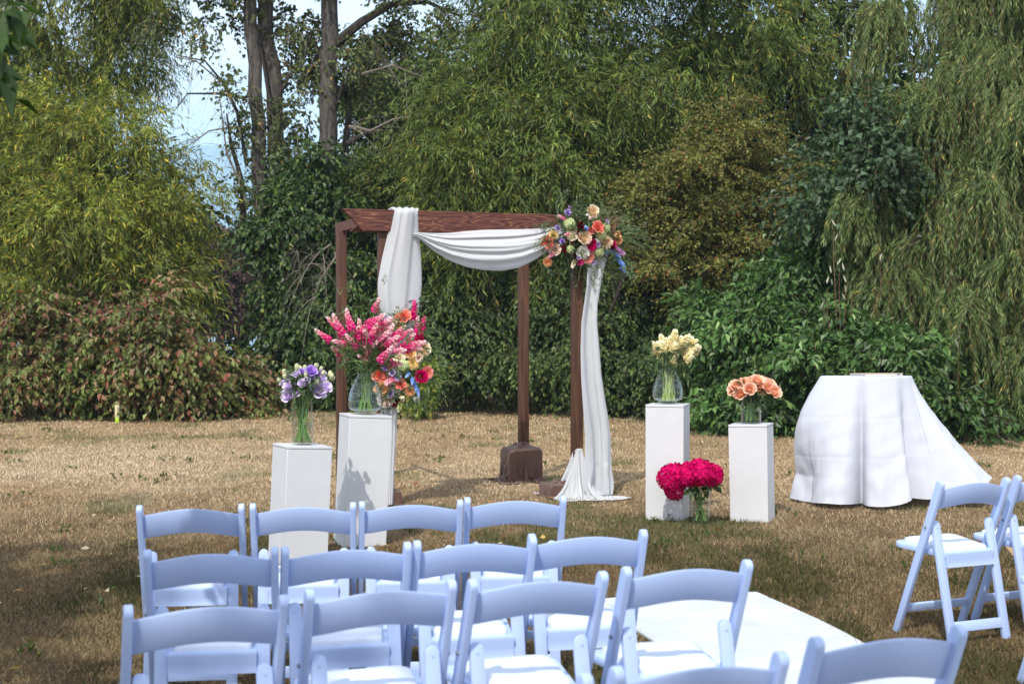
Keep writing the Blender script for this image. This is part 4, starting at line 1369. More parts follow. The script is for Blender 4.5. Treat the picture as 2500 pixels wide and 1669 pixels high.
def spike(rnd, n=34, ln_=4.0, fr=.62, taper=.75, pw=1.9):
    """delphinium, stock, snapdragon: florets round a stem along +Z, from 0 to ln_"""
    rg = np.random.default_rng(rnd)
    VV, CC = [], []
    for k in range(n):
        u = (k + .5) / n
        th = k * 2.4
        sz = fr * (1 - taper * u ** 1.6) * rg.uniform(.85, 1.15)
        c0 = np.array([math.cos(th) * sz * .7, math.sin(th) * sz * .7, ln_ * u])
        dd = unit(np.array([math.cos(th), math.sin(th), .25 + .6 * u]) + rg.normal(0, .2, 3))
        a = unit(np.cross(dd, rg.normal(size=3)))
        b_ = np.cross(dd, a)
        for q in range(4):
            e = a * math.cos(q * PI / 2) + b_ * math.sin(q * PI / 2)
            s_ = a * math.cos(q * PI / 2 + PI / 2) + b_ * math.sin(q * PI / 2 + PI / 2)
            VV += [c0 - dd * sz * .35, c0 + e * sz * .55 + s_ * sz * .45 + dd * sz * .15, c0 + e * sz * .85 + dd * sz * rg.uniform(-.05, .35), c0 + e * sz * .55 - s_ * sz * .45 + dd * sz * .15]
            cv = np.clip(u ** pw * 1.1 + rg.normal(0, .13), 0, 1)
            CC += [[cv] * 3] * 4
    V = np.array(VV)
    return V, np.arange(len(V)).reshape(-1, 4), np.array(CC)


HYDRA = floret_ball(19, 64, .36)
SPIKE = spike(23)
STOCK = spike(29, 44, 2.7, .72, .4)
SNAP = spike(31, 40, 5.8, .95, .62, 1.7)
FORMS = {'rose': ROSE, 'garden_rose': GARDEN, 'ranunculus': RANUN, 'dahlia': DAHLIA, 'lisianthus': LISI, 'bud': BUD, 'tulip': TULIP, 'hydrangea': HYDRA, 'delphinium': SPIKE, 'stock': STOCK, 'snapdragon': SNAP}
COLS = {
    'peach': (lin(255, 218, 168), lin(255, 238, 215)), 'apricot': (lin(252, 195, 125), lin(255, 222, 175)), 'coral': (lin(242, 105, 88), lin(254, 172, 150)), 'salmon': (lin(242, 135, 125), lin(252, 180, 165)),
    'magenta': (lin(170, 5, 70), lin(215, 20, 105)), 'crimson': (lin(135, 5, 35), lin(180, 10, 55)), 'burgundy': (lin(85, 8, 22), lin(120, 15, 30)), 'hotpink': (lin(215, 20, 110), lin(240, 70, 150)),
    'pink': (lin(240, 130, 170), lin(252, 210, 215)), 'snap': (lin(238, 50, 145), lin(255, 226, 222)), 'mauve': (lin(200, 140, 190), lin(230, 190, 220)), 'lilac': (lin(165, 130, 200), lin(215, 195, 230)),
    'purple': (lin(170, 125, 225), lin(205, 175, 242)), 'lavender': (lin(215, 185, 245), lin(246, 236, 252)), 'blue': (lin(130, 175, 240), lin(190, 215, 250)), 'cream': (lin(240, 228, 190), lin(252, 244, 225)),
    'blush': (lin(240, 210, 190), lin(250, 230, 220)), 'white': (lin(240, 238, 225), lin(250, 250, 245)), 'yellow': (lin(240, 215, 120), lin(252, 225, 170)), 'orange': (lin(250, 165, 105), lin(255, 210, 160)),
    'green': (lin(185, 200, 130), lin(225, 232, 185)), 'budgreen': (lin(190, 205, 130), lin(240, 238, 205)), 'butter': (lin(246, 232, 175), lin(254, 250, 222)), 'hydmag': (lin(165, 0, 72), lin(228, 25, 110)), 'peachpink': (lin(252, 190, 140), lin(254, 212, 190))}
_mesh = {}
def head_mesh(form, col):
    if (form, col) not in _mesh:
        V, Fq, cc = FORMS[form]
        if ('m', col) not in _mesh: _mesh[('m', col)] = petal('petal_' + col, *COLS[col])
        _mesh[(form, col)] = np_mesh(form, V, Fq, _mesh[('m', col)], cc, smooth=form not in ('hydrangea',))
    return _mesh[(form, col)]


def flower(form, col, p, r, face, parent, label=None):
    """p local to the parent, r radius in metres, face: direction it looks at"""
    o = link(form, head_mesh(form, col), parent)
    q = Vector(face).normalized().to_track_quat('Z', 'Y')
    o.rotation_mode = 'QUATERNION'
    from mathutils import Quaternion
    o.rotation_quaternion = q @ Quaternion((0, 0, 1), random.random() * 6.28)
    o.scale = (r, r, r)
    o.location = p
    if label: o['label'] = label
    return o


def greens(parent, pts, n, L, m_, leaf, cols, wts, up=(0, -.2, .2), droop=.3, name='greenery', jitter=.06, spreadd=1.0, mt=None):
    """sprays of leaves out of the given points"""
    P = np.array([tuple(p) for p in pts])[rng.integers(0, len(pts), n)] + rng.normal(0, jitter, (n, 3))
    D = unit(rng.normal(size=(n, 3)) * spreadd + np.array(up))
    Ls = L * rng.uniform(.5, 1.3, n)
    V, Fq, col = spray_leaves(P, D, Ls, m_, leaf[0], leaf[1], droop, palette(n, m_, cols, wts, .15), .6, .1)
    o = link(name, np_mesh(name, V, Fq, mt or M_LEAF, col), parent)
    o['kind'] = 'stuff'
    V, Fq = twig_strips(P, D, Ls, droop, .004)
    o = link('sprigs', np_mesh('sprigs', V, Fq, M_STEM), parent)
    o['kind'] = 'stuff'


# ------------------------------------------------------------------ wedding arch
A0 = Vector((-1.106, 12.225, 0))
AANG = R(20)
arch = empty('wedding_arch', A0, AANG, 'stained timber wedding arch of four posts and heavy beams standing on the lawn', 'arch')
# local x runs along the front, local y towards the back
PX = 1.80
for x, y, h in [(0, 0, 2.345), (PX, 0, 2.345), (-.04, 1.40, 2.435), (PX, 1.38, 2.435)]:
    mb = MB()
    mb.box((0, 0, h / 2 - .02), (.089, .089, h + .04))
    o = mb.obj('post', M_POST, arch, bevel=.004)
    o.location = (x, y, 0)
def beam(x0, x1, y0, y1, z0, z1, cut0, cut1, name, m_):
    mb = MB()
    prof = [(x0, z1), (x0 + cut0, z0), (x1 - cut1, z0), (x1, z1 - .0)]
    mb.loft([[(x, y, z) for x, z in prof] for y in (y0, y1)])
    return mb.obj(name, m_, arch, bevel=.003, seg=1)
beam(-.375, 2.213, -.085, -.046, 2.345, 2.53, .175, .06, 'front_beam', M_BEAM)
beam(-.08, 2.17, .046, .085, 2.345, 2.53, -.20, .06, 'inner_beam', M_BEAM)
for x in (-.02, PX):
    mb = MB()
    mb.loft([[(xx, y, z) for y, z in ((-.043, 2.436), (-.043, 2.526), (1.66, 2.526), (1.66, 2.436))] for xx in (x - .02, x + .02)])
    mb.obj('side_beam', M_BEAM, arch, bevel=.003, seg=1)
for x in (0, PX):
    mb = MB()
    mb.box((x, 0, 2.39), (.089, .088, .09))
    mb.obj('spacer_block', M_POST, arch)


def drape_sim(P, W, rest_u, rest_v, collide, steps=170, iters=10, push=None, bend=.25, squash=.6):
    """a small cloth solver: P (rows, cols, 3), W 0 where the cloth is held"""
    P = P.copy()
    V = np.zeros_like(P)
    W = W[..., None]
    dt = 1 / 70
    diag = math.hypot(rest_u, rest_v)
    def pj(sa, sb, rest, k, only=False):
        A, B, wa, wb_ = P[sa], P[sb], W[sa], W[sb]
        d = B - A
        l = np.linalg.norm(d, axis=-1, keepdims=True) + 1e-9
        e = (l - rest) / l
        e = np.where(e < 0, e * (0 if only else squash), e)
        c = d * e * k / np.maximum(wa + wb_, 1e-6)
        P[sa] = A + c * wa
        P[sb] = B - c * wb_
    r, c = P.shape[:2]
    S = slice
    def pairs(n, step):
        out = []
        for ph in range(2 * step):
            a = [i for i in range(n - step) if (i // step) % 2 == (ph // step) % 2 and i % step == ph % step]
            if a: out.append((np.array(a), np.array(a) + step))
        return out
    pu, pv = pairs(c, 1), pairs(r, 1)
    bu, bv = pairs(c, 3), pairs(r, 3)
    for st in range(steps):
        V[..., 2] -= 9.8 * dt
        if push is not None: V += push(P, st) * dt
        V *= .975
        O = P.copy()
        P += V * dt * W
        for it in range(iters):
            for a, b in pu: pj(np.s_[:, a], np.s_[:, b], rest_u, .9)
            for a, b in pv: pj(np.s_[a], np.s_[b], rest_v, .9)
            if it % 2 == 0:
                for a, b in pv:
                    for a2, b2 in pu:
                        pj(np.ix_(a, a2), np.ix_(b, b2), diag, .35)
                        pj(np.ix_(a, b2), np.ix_(b, a2), diag, .35)
                for a, b in bu: pj(np.s_[:, a], np.s_[:, b], rest_u * 3, bend * .3)
                for a, b in bv: pj(np.s_[a], np.s_[b], rest_v * 3, bend * .3)
            collide(P, O)
        V = (P - O) / dt
        sp_ = np.linalg.norm(V, axis=-1, keepdims=True)
        V *= np.minimum(1, 3.0 / np.maximum(sp_, 1e-6))
        low = P[..., 2] < .02
        V[low] *= .3
    return P


def floor_box(bx=None, post=None, floor=.010):
    def f(P, O):
        if bx is not None:
            (cx_, cy_), (hx, hy), hz_ = bx
            q = P - np.array([cx_, cy_, 0])
            pen = np.stack([hx - np.abs(q[..., 0]), hy - np.abs(q[..., 1]), hz_ - q[..., 2]], -1)
            ins = (pen > 0).all(-1)
            k = pen.argmin(-1)
            m0, m1, m2 = ins & (k == 0), ins & (k == 1), ins & (k == 2)
            P[..., 0] = np.where(m0, cx_ + np.sign(q[..., 0]) * hx, P[..., 0])
            P[..., 1] = np.where(m1, cy_ + np.sign(q[..., 1]) * hy, P[..., 1])
            P[..., 2] = np.where(m2, hz_, P[..., 2])
        if post is not None:
            d = P[..., :2] - np.array(post[:2])
            l = np.linalg.norm(d, axis=-1)
            ins = l < post[2]
            sc2 = np.where(ins, post[2] / np.maximum(l, 1e-6), 1)[..., None]
            P[..., :2] = np.array(post[:2]) + d * sc2
        lowm = P[..., 2] < floor
        P[..., :2] = np.where(lowm[..., None], P[..., :2] * .4 + O[..., :2] * .6, P[..., :2])
        P[..., 2] = np.maximum(P[..., 2], floor)
    return f


def smooth_grid(P, n=1):
    """one round of midpoint subdivision along both directions (Catmull-Rom)"""
    for _ in range(n):
        for ax in (0, 1):
            Q = np.moveaxis(P, ax, 0)
            e = np.concatenate([2 * Q[:1] - Q[1:2], Q, 2 * Q[-1:] - Q[-2:-1]])
            mid = (-e[:-3] + 9 * e[1:-2] + 9 * e[2:-1] - e[3:]) / 16
            out = np.empty((2 * len(Q) - 1,) + Q.shape[1:])
            out[0::2], out[1::2] = Q, mid
            P = np.moveaxis(out, 0, ax)
    return P


# ---- cloth on the arch
def vnoise(t_, k, seed):
    rg = np.random.default_rng(seed)
    a, p = rg.uniform(.4, 1, k), rg.uniform(0, 2 * PI, k)
    return sum(a[i] * np.sin((i + 1) * t_ * 2 * PI + p[i]) / (i + 1) ** .5 for i in range(k)) / k
def sharp(x): return np.sign(np.sin(x)) * np.abs(np.sin(x)) ** .7
drape = empty('arch_drape', A0, AANG, 'white chiffon drape slung over the arch beam and hanging down both front posts', 'drape')

def hang(rows, nt=64, nv=90, folds=4.2, amp=.03, d0=.10, seed=1, top_over=False, twist=0.0):
    rows = np.array(rows)
    z = np.linspace(rows[0, 0], rows[-1, 0], nv)
    # smooth the outline
    order = np.argsort(rows[:, 0])
    l = np.interp(z, rows[order, 0], rows[order, 1])
    r = np.interp(z, rows[order, 0], rows[order, 2])
    for _ in range(3):
        l[1:-1] = (l[:-2] + 2 * l[1:-1] + l[2:]) / 4
        r[1:-1] = (r[:-2] + 2 * r[1:-1] + r[2:]) / 4
    t_ = np.linspace(0, 1, nt)[None, :]
    v = np.linspace(0, 1, nv)[:, None]
    wd_ = (r - l)[:, None]
    w0 = .22
    rg = np.random.default_rng(seed)
    y = np.zeros((nv, nt))
    for k in range(5):
        f = folds * (.45 + .35 * k)
        y += np.sin(2 * PI * (f * t_ + rg.random() + twist * v * (rg.random() - .3)) + 1.2 * np.sin(2.2 * v + rg.random() * 6)) / (1 + .6 * k)
    y *= amp * np.clip(.5 + .6 * (w0 / np.maximum(wd_, .05)) ** .5, .5, 1.4)
    y += .05 * np.sin(PI * t_)
    y -= .05 * np.abs(2 * t_ - 1) ** 6
    x = l[:, None] + wd_ * (t_ + .02 * np.sin(2 * PI * (folds * .8 * t_ + v)))
    P = np.stack([x, -(d0 + y), z[:, None] + 0 * x], -1)
    return P
L1 = [(2.519, 0.062, 0.294), (2.307, 0.016, 0.301), (2.084, -0.042, 0.313), (1.899, -0.076, 0.313), (1.714, -0.065, 0.293), (1.566, -0.023, 0.254), (1.455, 0.004, 0.215), (1.3, -.01, .16), (1.0, -.045, .10), (0.862, -0.043, 0.10), (0.602, -0.035, 0.092), (0.305, -0.036, 0.07), (0.02, -0.040, 0.06)]
P = hang(L1, folds=2.4, amp=.0125, d0=.115, seed=4, twist=.8)
# over the top of the beam and down behind it
ov = []
top = P[0]
for yy, zz in [(.22, 2.34), (.13, 2.46), (.10, 2.53), (.06, 2.545), (0, 2.548), (-.06, 2.546), (-.093, 2.538)]:
    q = top.copy()
    q[:, 1] = yy - .25 * (-(top[:, 1]) - .115)
    q[:, 2] = zz + .012 * np.sin(np.linspace(0, 26, len(top)))
    ov.append(q)
P = np.concatenate([np.stack(ov), P])
grid_obj('hanging_panel', P, M_CLOTH, drape)
# swag
S = np.array([(0.15, 2.35, 2.31), (0.277, 2.345, 2.295), (0.394, 2.34, 2.196), (0.551, 2.345, 2.105), (0.709, 2.365, 2.05), (0.869, 2.38, 2.026), (1.03, 2.386, 2.021), (1.193, 2.392, 2.05), (1.357, 2.40, 2.125), (1.489, 2.417, 2.216), (1.62, 2.43, 2.30), (1.75, 2.44, 2.36)])
ns, nv = 90, 60
xs = np.linspace(.15, 1.75, ns)
tp, bt = np.interp(xs, S[:, 0], S[:, 1]), np.interp(xs, S[:, 0], S[:, 2])
for _ in range(4):
    tp[1:-1] = (tp[:-2] + 2 * tp[1:-1] + tp[2:]) / 4
    bt[1:-1] = (bt[:-2] + 2 * bt[1:-1] + bt[2:]) / 4
v = np.linspace(0, 1, nv)[:, None]
sx = np.linspace(0, 1, ns)[None, :]
env = np.sin(PI * np.clip(sx, 0.02, .98)) ** .6
vv = v + .10 * np.sin(PI * v) * (sx - .5)          # folds crowd to one end
fold = np.sin(2 * PI * (3.1 * vv ** 1.2 + .1)) + .6 * np.sin(2 * PI * (5.3 * vv + .35 * sx + .2)) + .35 * np.sin(2 * PI * (8.2 * vv - .5 * sx))
yy = .10 + .11 * np.sin(PI * v * .9) * env + .0125 * fold * (.35 + env)
zz = tp[None, :] + (bt - tp)[None, :] * v - .006 * fold * env
Pq = np.stack([np.repeat(xs[None, :], nv, 0), -yy, zz], -1)
back = Pq[-1:].copy()
back[:, :, 1] += np.array([.06])
back[:, :, 2] += .03
grid_obj('swag', np.concatenate([Pq, back]), M_CLOTH, drape)
L2 = [(2.38, 1.80, 2.05), (2.152, 1.833, 2.033), (2.035, 1.825, 1.999), (1.879, 1.812, 1.965), (1.723, 1.787, 1.939), (1.567, 1.762, 1.935), (1.334, 1.753, 1.957), (1.1, 1.758, 1.978), (0.866, 1.775, 2.017), (0.71, 1.788, 2.047), (0.553, 1.8, 2.069), (0.397, 1.8, 2.077), (0.241, 1.790, 2.080), (0.13, 1.765, 2.10), (0.03, 1.72, 2.14)]
rows_, cols_ = 118, 26
LEN, WID = 2.95, .40
t_ = np.linspace(0, 1, cols_)[None, :]
q_ = np.linspace(0, LEN, rows_)[:, None]
zq = 2.32 - q_
ex = np.clip(q_ - 2.26, 0, None)                         # what is left over lies in loops on the grass
zq = np.where(ex > 0, .05 + .09 * (1 - np.cos(ex * 16)) / 2 + .02 * ex, zq)
wq = np.interp(zq, [.05, .4, .7, 1.3, 1.7, 2.1, 2.32], [.27, .26, .25, .21, .16, .19, .22])
P0 = np.stack([1.90 + wq * (t_ - .5) + 0 * q_ - .10 * np.sin(ex * 7), -(.16 + .03 * np.sin(2 * PI * (1.45 * t_ + .1 + .05 * q_)) + .012 * np.sin(2 * PI * (2.9 * t_ - .12 * q_)) + .22 * np.sin(ex * 4.2) + .06 * ex) + 0 * q_, zq + 0 * t_ + .004 * np.sin(37 * t_ + 11 * q_)], -1)
P0[..., 1] += rng.normal(0, .003, P0.shape[:2])
Wt = np.ones((rows_, cols_)); Wt[0] = 0
P1 = drape_sim(P0, Wt, WID / (cols_ - 1), LEN / (rows_ - 1), floor_box(((PX, 0), (.06, .06), 2.4), None, .012), steps=150, iters=9, squash=.25, bend=.1)
L2a = np.array(L2)
od = np.argsort(L2a[:, 0])
zr = P1[:, :, 2].mean(1)
l_, r_ = np.interp(zr, L2a[od, 0], L2a[od, 1]), np.interp(zr, L2a[od, 0], L2a[od, 2])
mn, mxx = P1[:, :, 0].min(1), P1[:, :, 0].max(1)
fr = (P1[:, :, 0] - mn[:, None]) / np.maximum(mxx - mn, .02)[:, None]
tgt = l_[:, None] + fr * (r_ - l_)[:, None]
wgt = np.clip((zr - .035) / .12, 0, 1)[:, None]
sh = ((l_ + r_) / 2 - (mn + mxx) / 2)[:, None]
P1[:, :, 0] = tgt * wgt + (P1[:, :, 0] + np.interp(.35, zr[::-1], sh[::-1, 0])) * (1 - wgt)
for _ in range(5):
    up_ = (zr > .3)[:, None]
    P1[:, 1:-1, 1] = np.where(up_, (P1[:, :-2, 1] + 2 * P1[:, 1:-1, 1] + P1[:, 2:, 1]) / 4, P1[:, 1:-1, 1])
grid_obj('hanging_panel', smooth_grid(P1), M_CLOTH, drape)
# cloth bunched over the foot of the post: a tent held up by the post
def tent(size, n, apex, box, seed, squeeze=.05, push=None, steps=130):
    g = np.linspace(-.5, .5, n) * size
    X, Y = np.meshgrid(g, g)
    R_ = np.hypot(X, Y)
    rg = np.random.default_rng(seed)
    th = np.arctan2(Y, X)
    P = np.stack([X * .62, Y * .62, apex - .72 * np.clip(R_ - squeeze, 0, None) * .6 + .03 * np.sin(7 * th + 2) * R_ + rg.normal(0, .002, X.shape)], -1)
    P[..., 2] = np.maximum(P[..., 2], .03)
    hold = R_ < squeeze * 1.6
    W = np.where(hold, 0, 1.0)
    P[hold, 0] = squeeze * 1.05 * np.cos(th[hold]) * (.8 + .2 * rg.random(hold.sum()))
    P[hold, 1] = squeeze * 1.05 * np.sin(th[hold]) * (.8 + .2 * rg.random(hold.sum()))
    P[hold, 2] = apex + .02 * np.sin(5 * th[hold])
    s_ = size / (n - 1)
    return smooth_grid(drape_sim(P, W, s_, s_, floor_box(((0, 0), (box[0] / 2, box[1] / 2), box[2]) if box else None), steps=steps, iters=9, squash=.5, bend=.2, push=push))
T_ = tent(.98, 50, .42, (.26, .24, .12), 4)
T_[..., 0] = T_[..., 0] * .8 - .05
T_[..., 0] += -.05 * np.clip(.3 - T_[..., 2], 0, 1)
grid_obj('bunched_end', T_ + np.array([PX + .05, -.03, 0]), M_CLOTH, drape)

# ---- brown cloth over the post weights
def weight(u, v, w_, d_, h_, label, seed):
    big = h_ > .2
    root = empty('weight_cover', A0 + Matrix.Rotation(AANG, 3, 'Z') @ Vector((u, v, 0)), AANG, label, 'cloth cover', 'brown cloth covers at the arch feet')
    grid_obj('cloth', tent((w_ + 2 * h_) * .97, 54, h_ * 1.12, (w_, d_, h_), seed, .052, push=lambda P, st: np.concatenate([-P[..., :2] * 26, 0 * P[..., 2:]], -1)), M_BROWN, root)
    mb = MB()
    ring = [Vector((.055 * math.cos(a) * 1.1, .055 * math.sin(a) * 1.1, h_ * 1.03 + .01 * math.sin(2 * a))) for a in np.linspace(0, 2 * PI, 25)]
    mb.tube(ring, .012, 6)
    mb.obj('knot', M_BROWN, root)
weight(PX - .03, 1.36, .345, .30, .335, 'brown satin cover bunched round the foot of the far arch post', 3)
weight(PX - .13, .05, .33, .28, .12, 'flattened brown cover half buried under the white drape', 5)
weight(0, 0, .26, .26, .13, 'brown cover at the arch foot hidden behind the taller grey-lit pedestal', 8)

# ---- flowers on the arch: (form, colour, u, z, r)
TOPF = [('rose', 'peach', 1.865, 2.552, 0.050), ('lisianthus', 'purple', 1.624, 2.537, 0.030), ('bud', 'lilac', 1.649, 2.586, 0.017), ('snapdragon', 'pink', 1.577, 2.489, 0.034), ('hydrangea', 'green', 1.639, 2.440, 0.062), ('hydrangea', 'green', 1.971, 2.411, 0.050), ('hydrangea', 'green', 1.928, 2.345, 0.057), ('garden_rose', 'coral', 1.885, 2.414, 0.048), ('garden_rose', 'salmon', 1.832, 2.385, 0.032), ('delphinium', 'blue', 1.769, 2.402, 0.044), ('ranunculus', 'cream', 1.659, 2.390, 0.039), ('ranunculus', 'cream', 1.657, 2.332, 0.039), ('rose', 'peach', 1.762, 2.320, 0.054), ('ranunculus', 'crimson', 1.622, 2.255, 0.055), ('garden_rose', 'magenta', 1.840, 2.259, 0.045), ('rose', 'peach', 1.977, 2.281, 0.048), ('dahlia', 'yellow', 1.483, 2.340, 0.045), ('garden_rose', 'coral', 1.431, 2.272, 0.050), ('ranunculus', 'blush', 1.510, 2.214, 0.047), ('stock', 'pink', 1.478, 2.165, 0.028), ('dahlia', 'orange', 1.453, 2.100, 0.040), ('ranunculus', 'white', 1.762, 2.188, 0.050), ('garden_rose', 'salmon', 1.822, 2.150, 0.048), ('garden_rose', 'hotpink', 1.744, 2.112, 0.032), ('hydrangea', 'green', 1.923, 2.194, 0.051), ('tulip', 'apricot', 2.096, 2.349, 0.036), ('dahlia', 'orange', 2.119, 2.307, 0.038), ('ranunculus', 'hotpink', 2.071, 2.269, 0.030), ('delphinium', 'blue', 2.081, 2.189, 0.039), ('stock', 'mauve', 2.122, 2.209, 0.039), ('delphinium', 'blue', 2.127, 2.129, 0.039), ('delphinium', 'blue', 2.143, 2.092, 0.030), ('delphinium', 'blue', 2.166, 2.046, 0.030), ('stock', 'cream', 1.682, 2.088, 0.028), ('lisianthus', 'lilac', 1.717, 2.137, 0.017), ('lisianthus', 'lilac', 1.870, 2.100, 0.021), ('lisianthus', 'lilac', 1.522, 2.398, 0.027), ('tulip', 'burgundy', 1.714, 2.423, 0.032), ('lisianthus', 'lilac', 1.971, 2.460, 0.022), ('bud', 'blush', 1.815, 2.488, 0.021), ('lisianthus', 'purple', 1.562, 2.282, 0.024), ('tulip', 'burgundy', 2.040, 2.245, 0.028), ('garden_rose', 'burgundy', 1.692, 2.367, 0.032), ('hydrangea', 'green', 1.642, 2.214, 0.044), ('lisianthus', 'lilac', 1.893, 2.258, 0.023), ('stock', 'pink', 1.597, 2.342, 0.021), ('delphinium', 'blue', 2.002, 2.193, 0.017), ('bud', 'white', 1.792, 2.518, 0.015)]
LOWF = [('garden_rose', 'coral', 0.127, 1.624, 0.054), ('dahlia', 'apricot', 0.089, 1.545, 0.052), ('rose', 'peach', 0.028, 1.571, 0.041), ('lisianthus', 'purple', -0.017, 1.584, 0.029), ('snapdragon', 'hotpink', 0.217, 1.648, 0.059), ('snapdragon', 'hotpink', 0.283, 1.508, 0.062), ('snapdragon', 'pink', 0.241, 1.535, 0.048), ('lisianthus', 'lilac', 0.186, 1.488, 0.029), ('stock', 'hotpink', 0.224, 1.465, 0.034), ('ranunculus', 'crimson', 0.258, 1.404, 0.032), ('rose', 'peach', 0.288, 1.341, 0.055), ('lisianthus', 'blush', 0.234, 1.268, 0.033), ('dahlia', 'yellow', 0.192, 1.225, 0.054), ('ranunculus', 'cream', 0.075, 1.276, 0.045), ('hydrangea', 'green', 0.103, 1.206, 0.054), ('garden_rose', 'coral', -0.079, 1.131, 0.062), ('lisianthus', 'purple', -0.045, 1.187, 0.033), ('lisianthus', 'lilac', 0.010, 1.144, 0.029), ('lisianthus', 'lilac', 0.061, 1.106, 0.030), ('stock', 'pink', 0.003, 1.074, 0.043), ('rose', 'apricot', -0.055, 1.009, 0.048), ('ranunculus', 'white', 0.048, 1.014, 0.054), ('garden_rose', 'coral', 0.089, 1.050, 0.040), ('delphinium', 'blue', 0.134, 1.126, 0.036), ('delphinium', 'blue', 0.175, 1.078, 0.034), ('delphinium', 'blue', 0.210, 1.031, 0.040), ('delphinium', 'blue', 0.234, 0.988, 0.038), ('dahlia', 'orange', 0.165, 0.989, 0.048), ('ranunculus', 'magenta', 0.255, 1.111, 0.048), ('garden_rose', 'salmon', 0.321, 1.140, 0.047), ('lisianthus', 'lilac', 0.003, 0.965, 0.033), ('ranunculus', 'blush', -0.028, 0.919, 0.059), ('garden_rose', 'crimson', 0.054, 0.904, 0.048), ('bud', 'white', 0.230, 0.917, 0.033), ('bud', 'cream', 0.102, 0.926, 0.028), ('stock', 'budgreen', 0.082, 0.857, 0.031), ('tulip', 'coral', -0.007, 1.203, 0.034), ('rose', 'apricot', 0.172, 1.308, 0.041), ('tulip', 'burgundy', 0.130, 1.335, 0.034), ('stock', 'snap', -0.014, 1.250, 0.041), ('stock', 'snap', 0.041, 1.428, 0.041), ('rose', 'apricot', -0.103, 1.006, 0.028)]
EUC = [(0.10, 0.15, 0.07), (0.15, 0.20, 0.10), (0.075, 0.115, 0.045), (0.19, 0.23, 0.13)]
def arrangement(label, fl, pts, core, gsets):
    root = empty('flower_arrangement', A0, AANG, label, 'flower arrangement')
    for form, col, u, z, r in fl:
        r *= .95 if form == 'hydrangea' else 1.36 if form in ('rose', 'garden_rose', 'ranunculus') else 1.2
        y = -(.17 + .10 * math.exp(-(((u - core[0]) / .25) ** 2 + ((z - core[1]) / .25) ** 2)) + random.uniform(0, .05))
        f = Vector(((u - core[0]) * 1.2 + random.uniform(-.3, .3), -1, (z - core[1]) * 1.0 + random.uniform(-.25, .35) + .15))
        if form in ('delphinium', 'stock', 'snapdragon'):
            k = {'delphinium': 3.2, 'stock': 2.4, 'snapdragon': 4.4}[form]
            ax = Vector((u - core[0], -.12, z - core[1])).normalized()
            flower(form, col, Vector((u, y, z)) - ax * r * .75, r / k * 1.8, ax, root, col + ' ' + form)
        else:
            flower(form, col, (u, y + r * .3, z), r * (.92 if form != 'bud' else .8), f, root, col_name(col) + ' ' + form.replace('_', ' '))
    for g in gsets: greens(root, *g[0], **g[1])
    return root
def col_name(c): return {'hotpink': 'hot pink', 'budgreen': 'green', 'butter': 'butter yellow', 'hydmag': 'magenta', 'peachpink': 'peach pink'}.get(c, c)
tc_ = (1.83, 2.38)
tp_ = [Vector((u, -.14, z)) for _, _, u, z, _ in TOPF]
arrangement('large flower arrangement crowning the right end of the arch beam', TOPF, None, tc_, [
    (([Vector((1.83, -.12, 2.42)), Vector((1.65, -.12, 2.44)), Vector((2.0, -.12, 2.44))], 60, .25, 12, (.055, .010), EUC, [3, 3, 2, 2]), dict(up=(0, -.2, .9), droop=.2, spreadd=.8)),
    (([Vector((2.1, -.12, 2.40)), Vector((2.15, -.12, 2.36))], 22, .26, 12, (.055, .010), EUC, [3, 3, 2, 2]), dict(up=(1.6, -.2, .35), droop=.35, spreadd=.5)),
    (([Vector((1.55, -.12, 2.38)), Vector((1.5, -.12, 2.28))], 30, .22, 10, (.055, .011), EUC, [3, 3, 2, 2]), dict(up=(-1.2, -.2, .2), droop=.3, spreadd=.7)),
    ((tp_, 170, .13, 7, (.05, .018), [(0.045, 0.085, 0.03), (0.07, 0.12, 0.05), (0.10, 0.15, 0.09)], [3, 3, 2]), dict(name='filler_leaves', jitter=.05)),
    (([Vector((1.95, -.12, 2.12)), Vector((1.85, -.13, 2.12)), Vector((2.15, -.12, 2.15))], 40, .2, 8, (.04, .012), [(0.10, 0.15, 0.08), (0.14, 0.18, 0.10)], [1, 1]), dict(up=(.2, -.1, -1.2), droop=.2, name='trailing_leaves', spreadd=.6))])
lc_ = (.22, 1.18)
lp_ = [Vector((u, -.14, z)) for _, _, u, z, _ in LOWF]
arrangement('trailing flower arrangement tied low on the left hanging drape, above the pedestal', LOWF, None, lc_, [
    ((lp_, 150, .14, 7, (.05, .018), [(0.045, 0.085, 0.03), (0.07, 0.12, 0.05), (0.10, 0.15, 0.09)], [3, 3, 2]), dict(name='filler_leaves', jitter=.05)),
    (([Vector((.4, -.12, 1.3)), Vector((.35, -.12, 1.45)), Vector((.42, -.12, 1.1))], 26, .16, 10, (.05, .010), EUC, [3, 3, 2, 2]), dict(up=(1.0, -.2, .1), droop=.4, spreadd=.8)),
    (([Vector((.25, -.12, .95)), Vector((.35, -.12, 1.0))], 26, .16, 8, (.03, .014), [(0.16, 0.20, 0.09), (0.22, 0.26, 0.14)], [1, 1]), dict(up=(.3, -.1, -1.0), droop=.2, name='trailing_leaves', spreadd=.6))])

# ------------------------------------------------------------------ bouquets in the vases
def stem(parent, p0, p1, r, m_):
    """from the vase foot p0 through the neck to the head p1 (local to the flower head's bouquet)"""
    mb = MB()
    p0, p1 = Vector(p0), Vector(p1)
    mb.tube([p0, p0.lerp(p1, .35), p0.lerp(p1, .7), p1], [r * 1.1, r, r * .95, r * .8], 6)
    return mb.obj('stem', m_, parent)

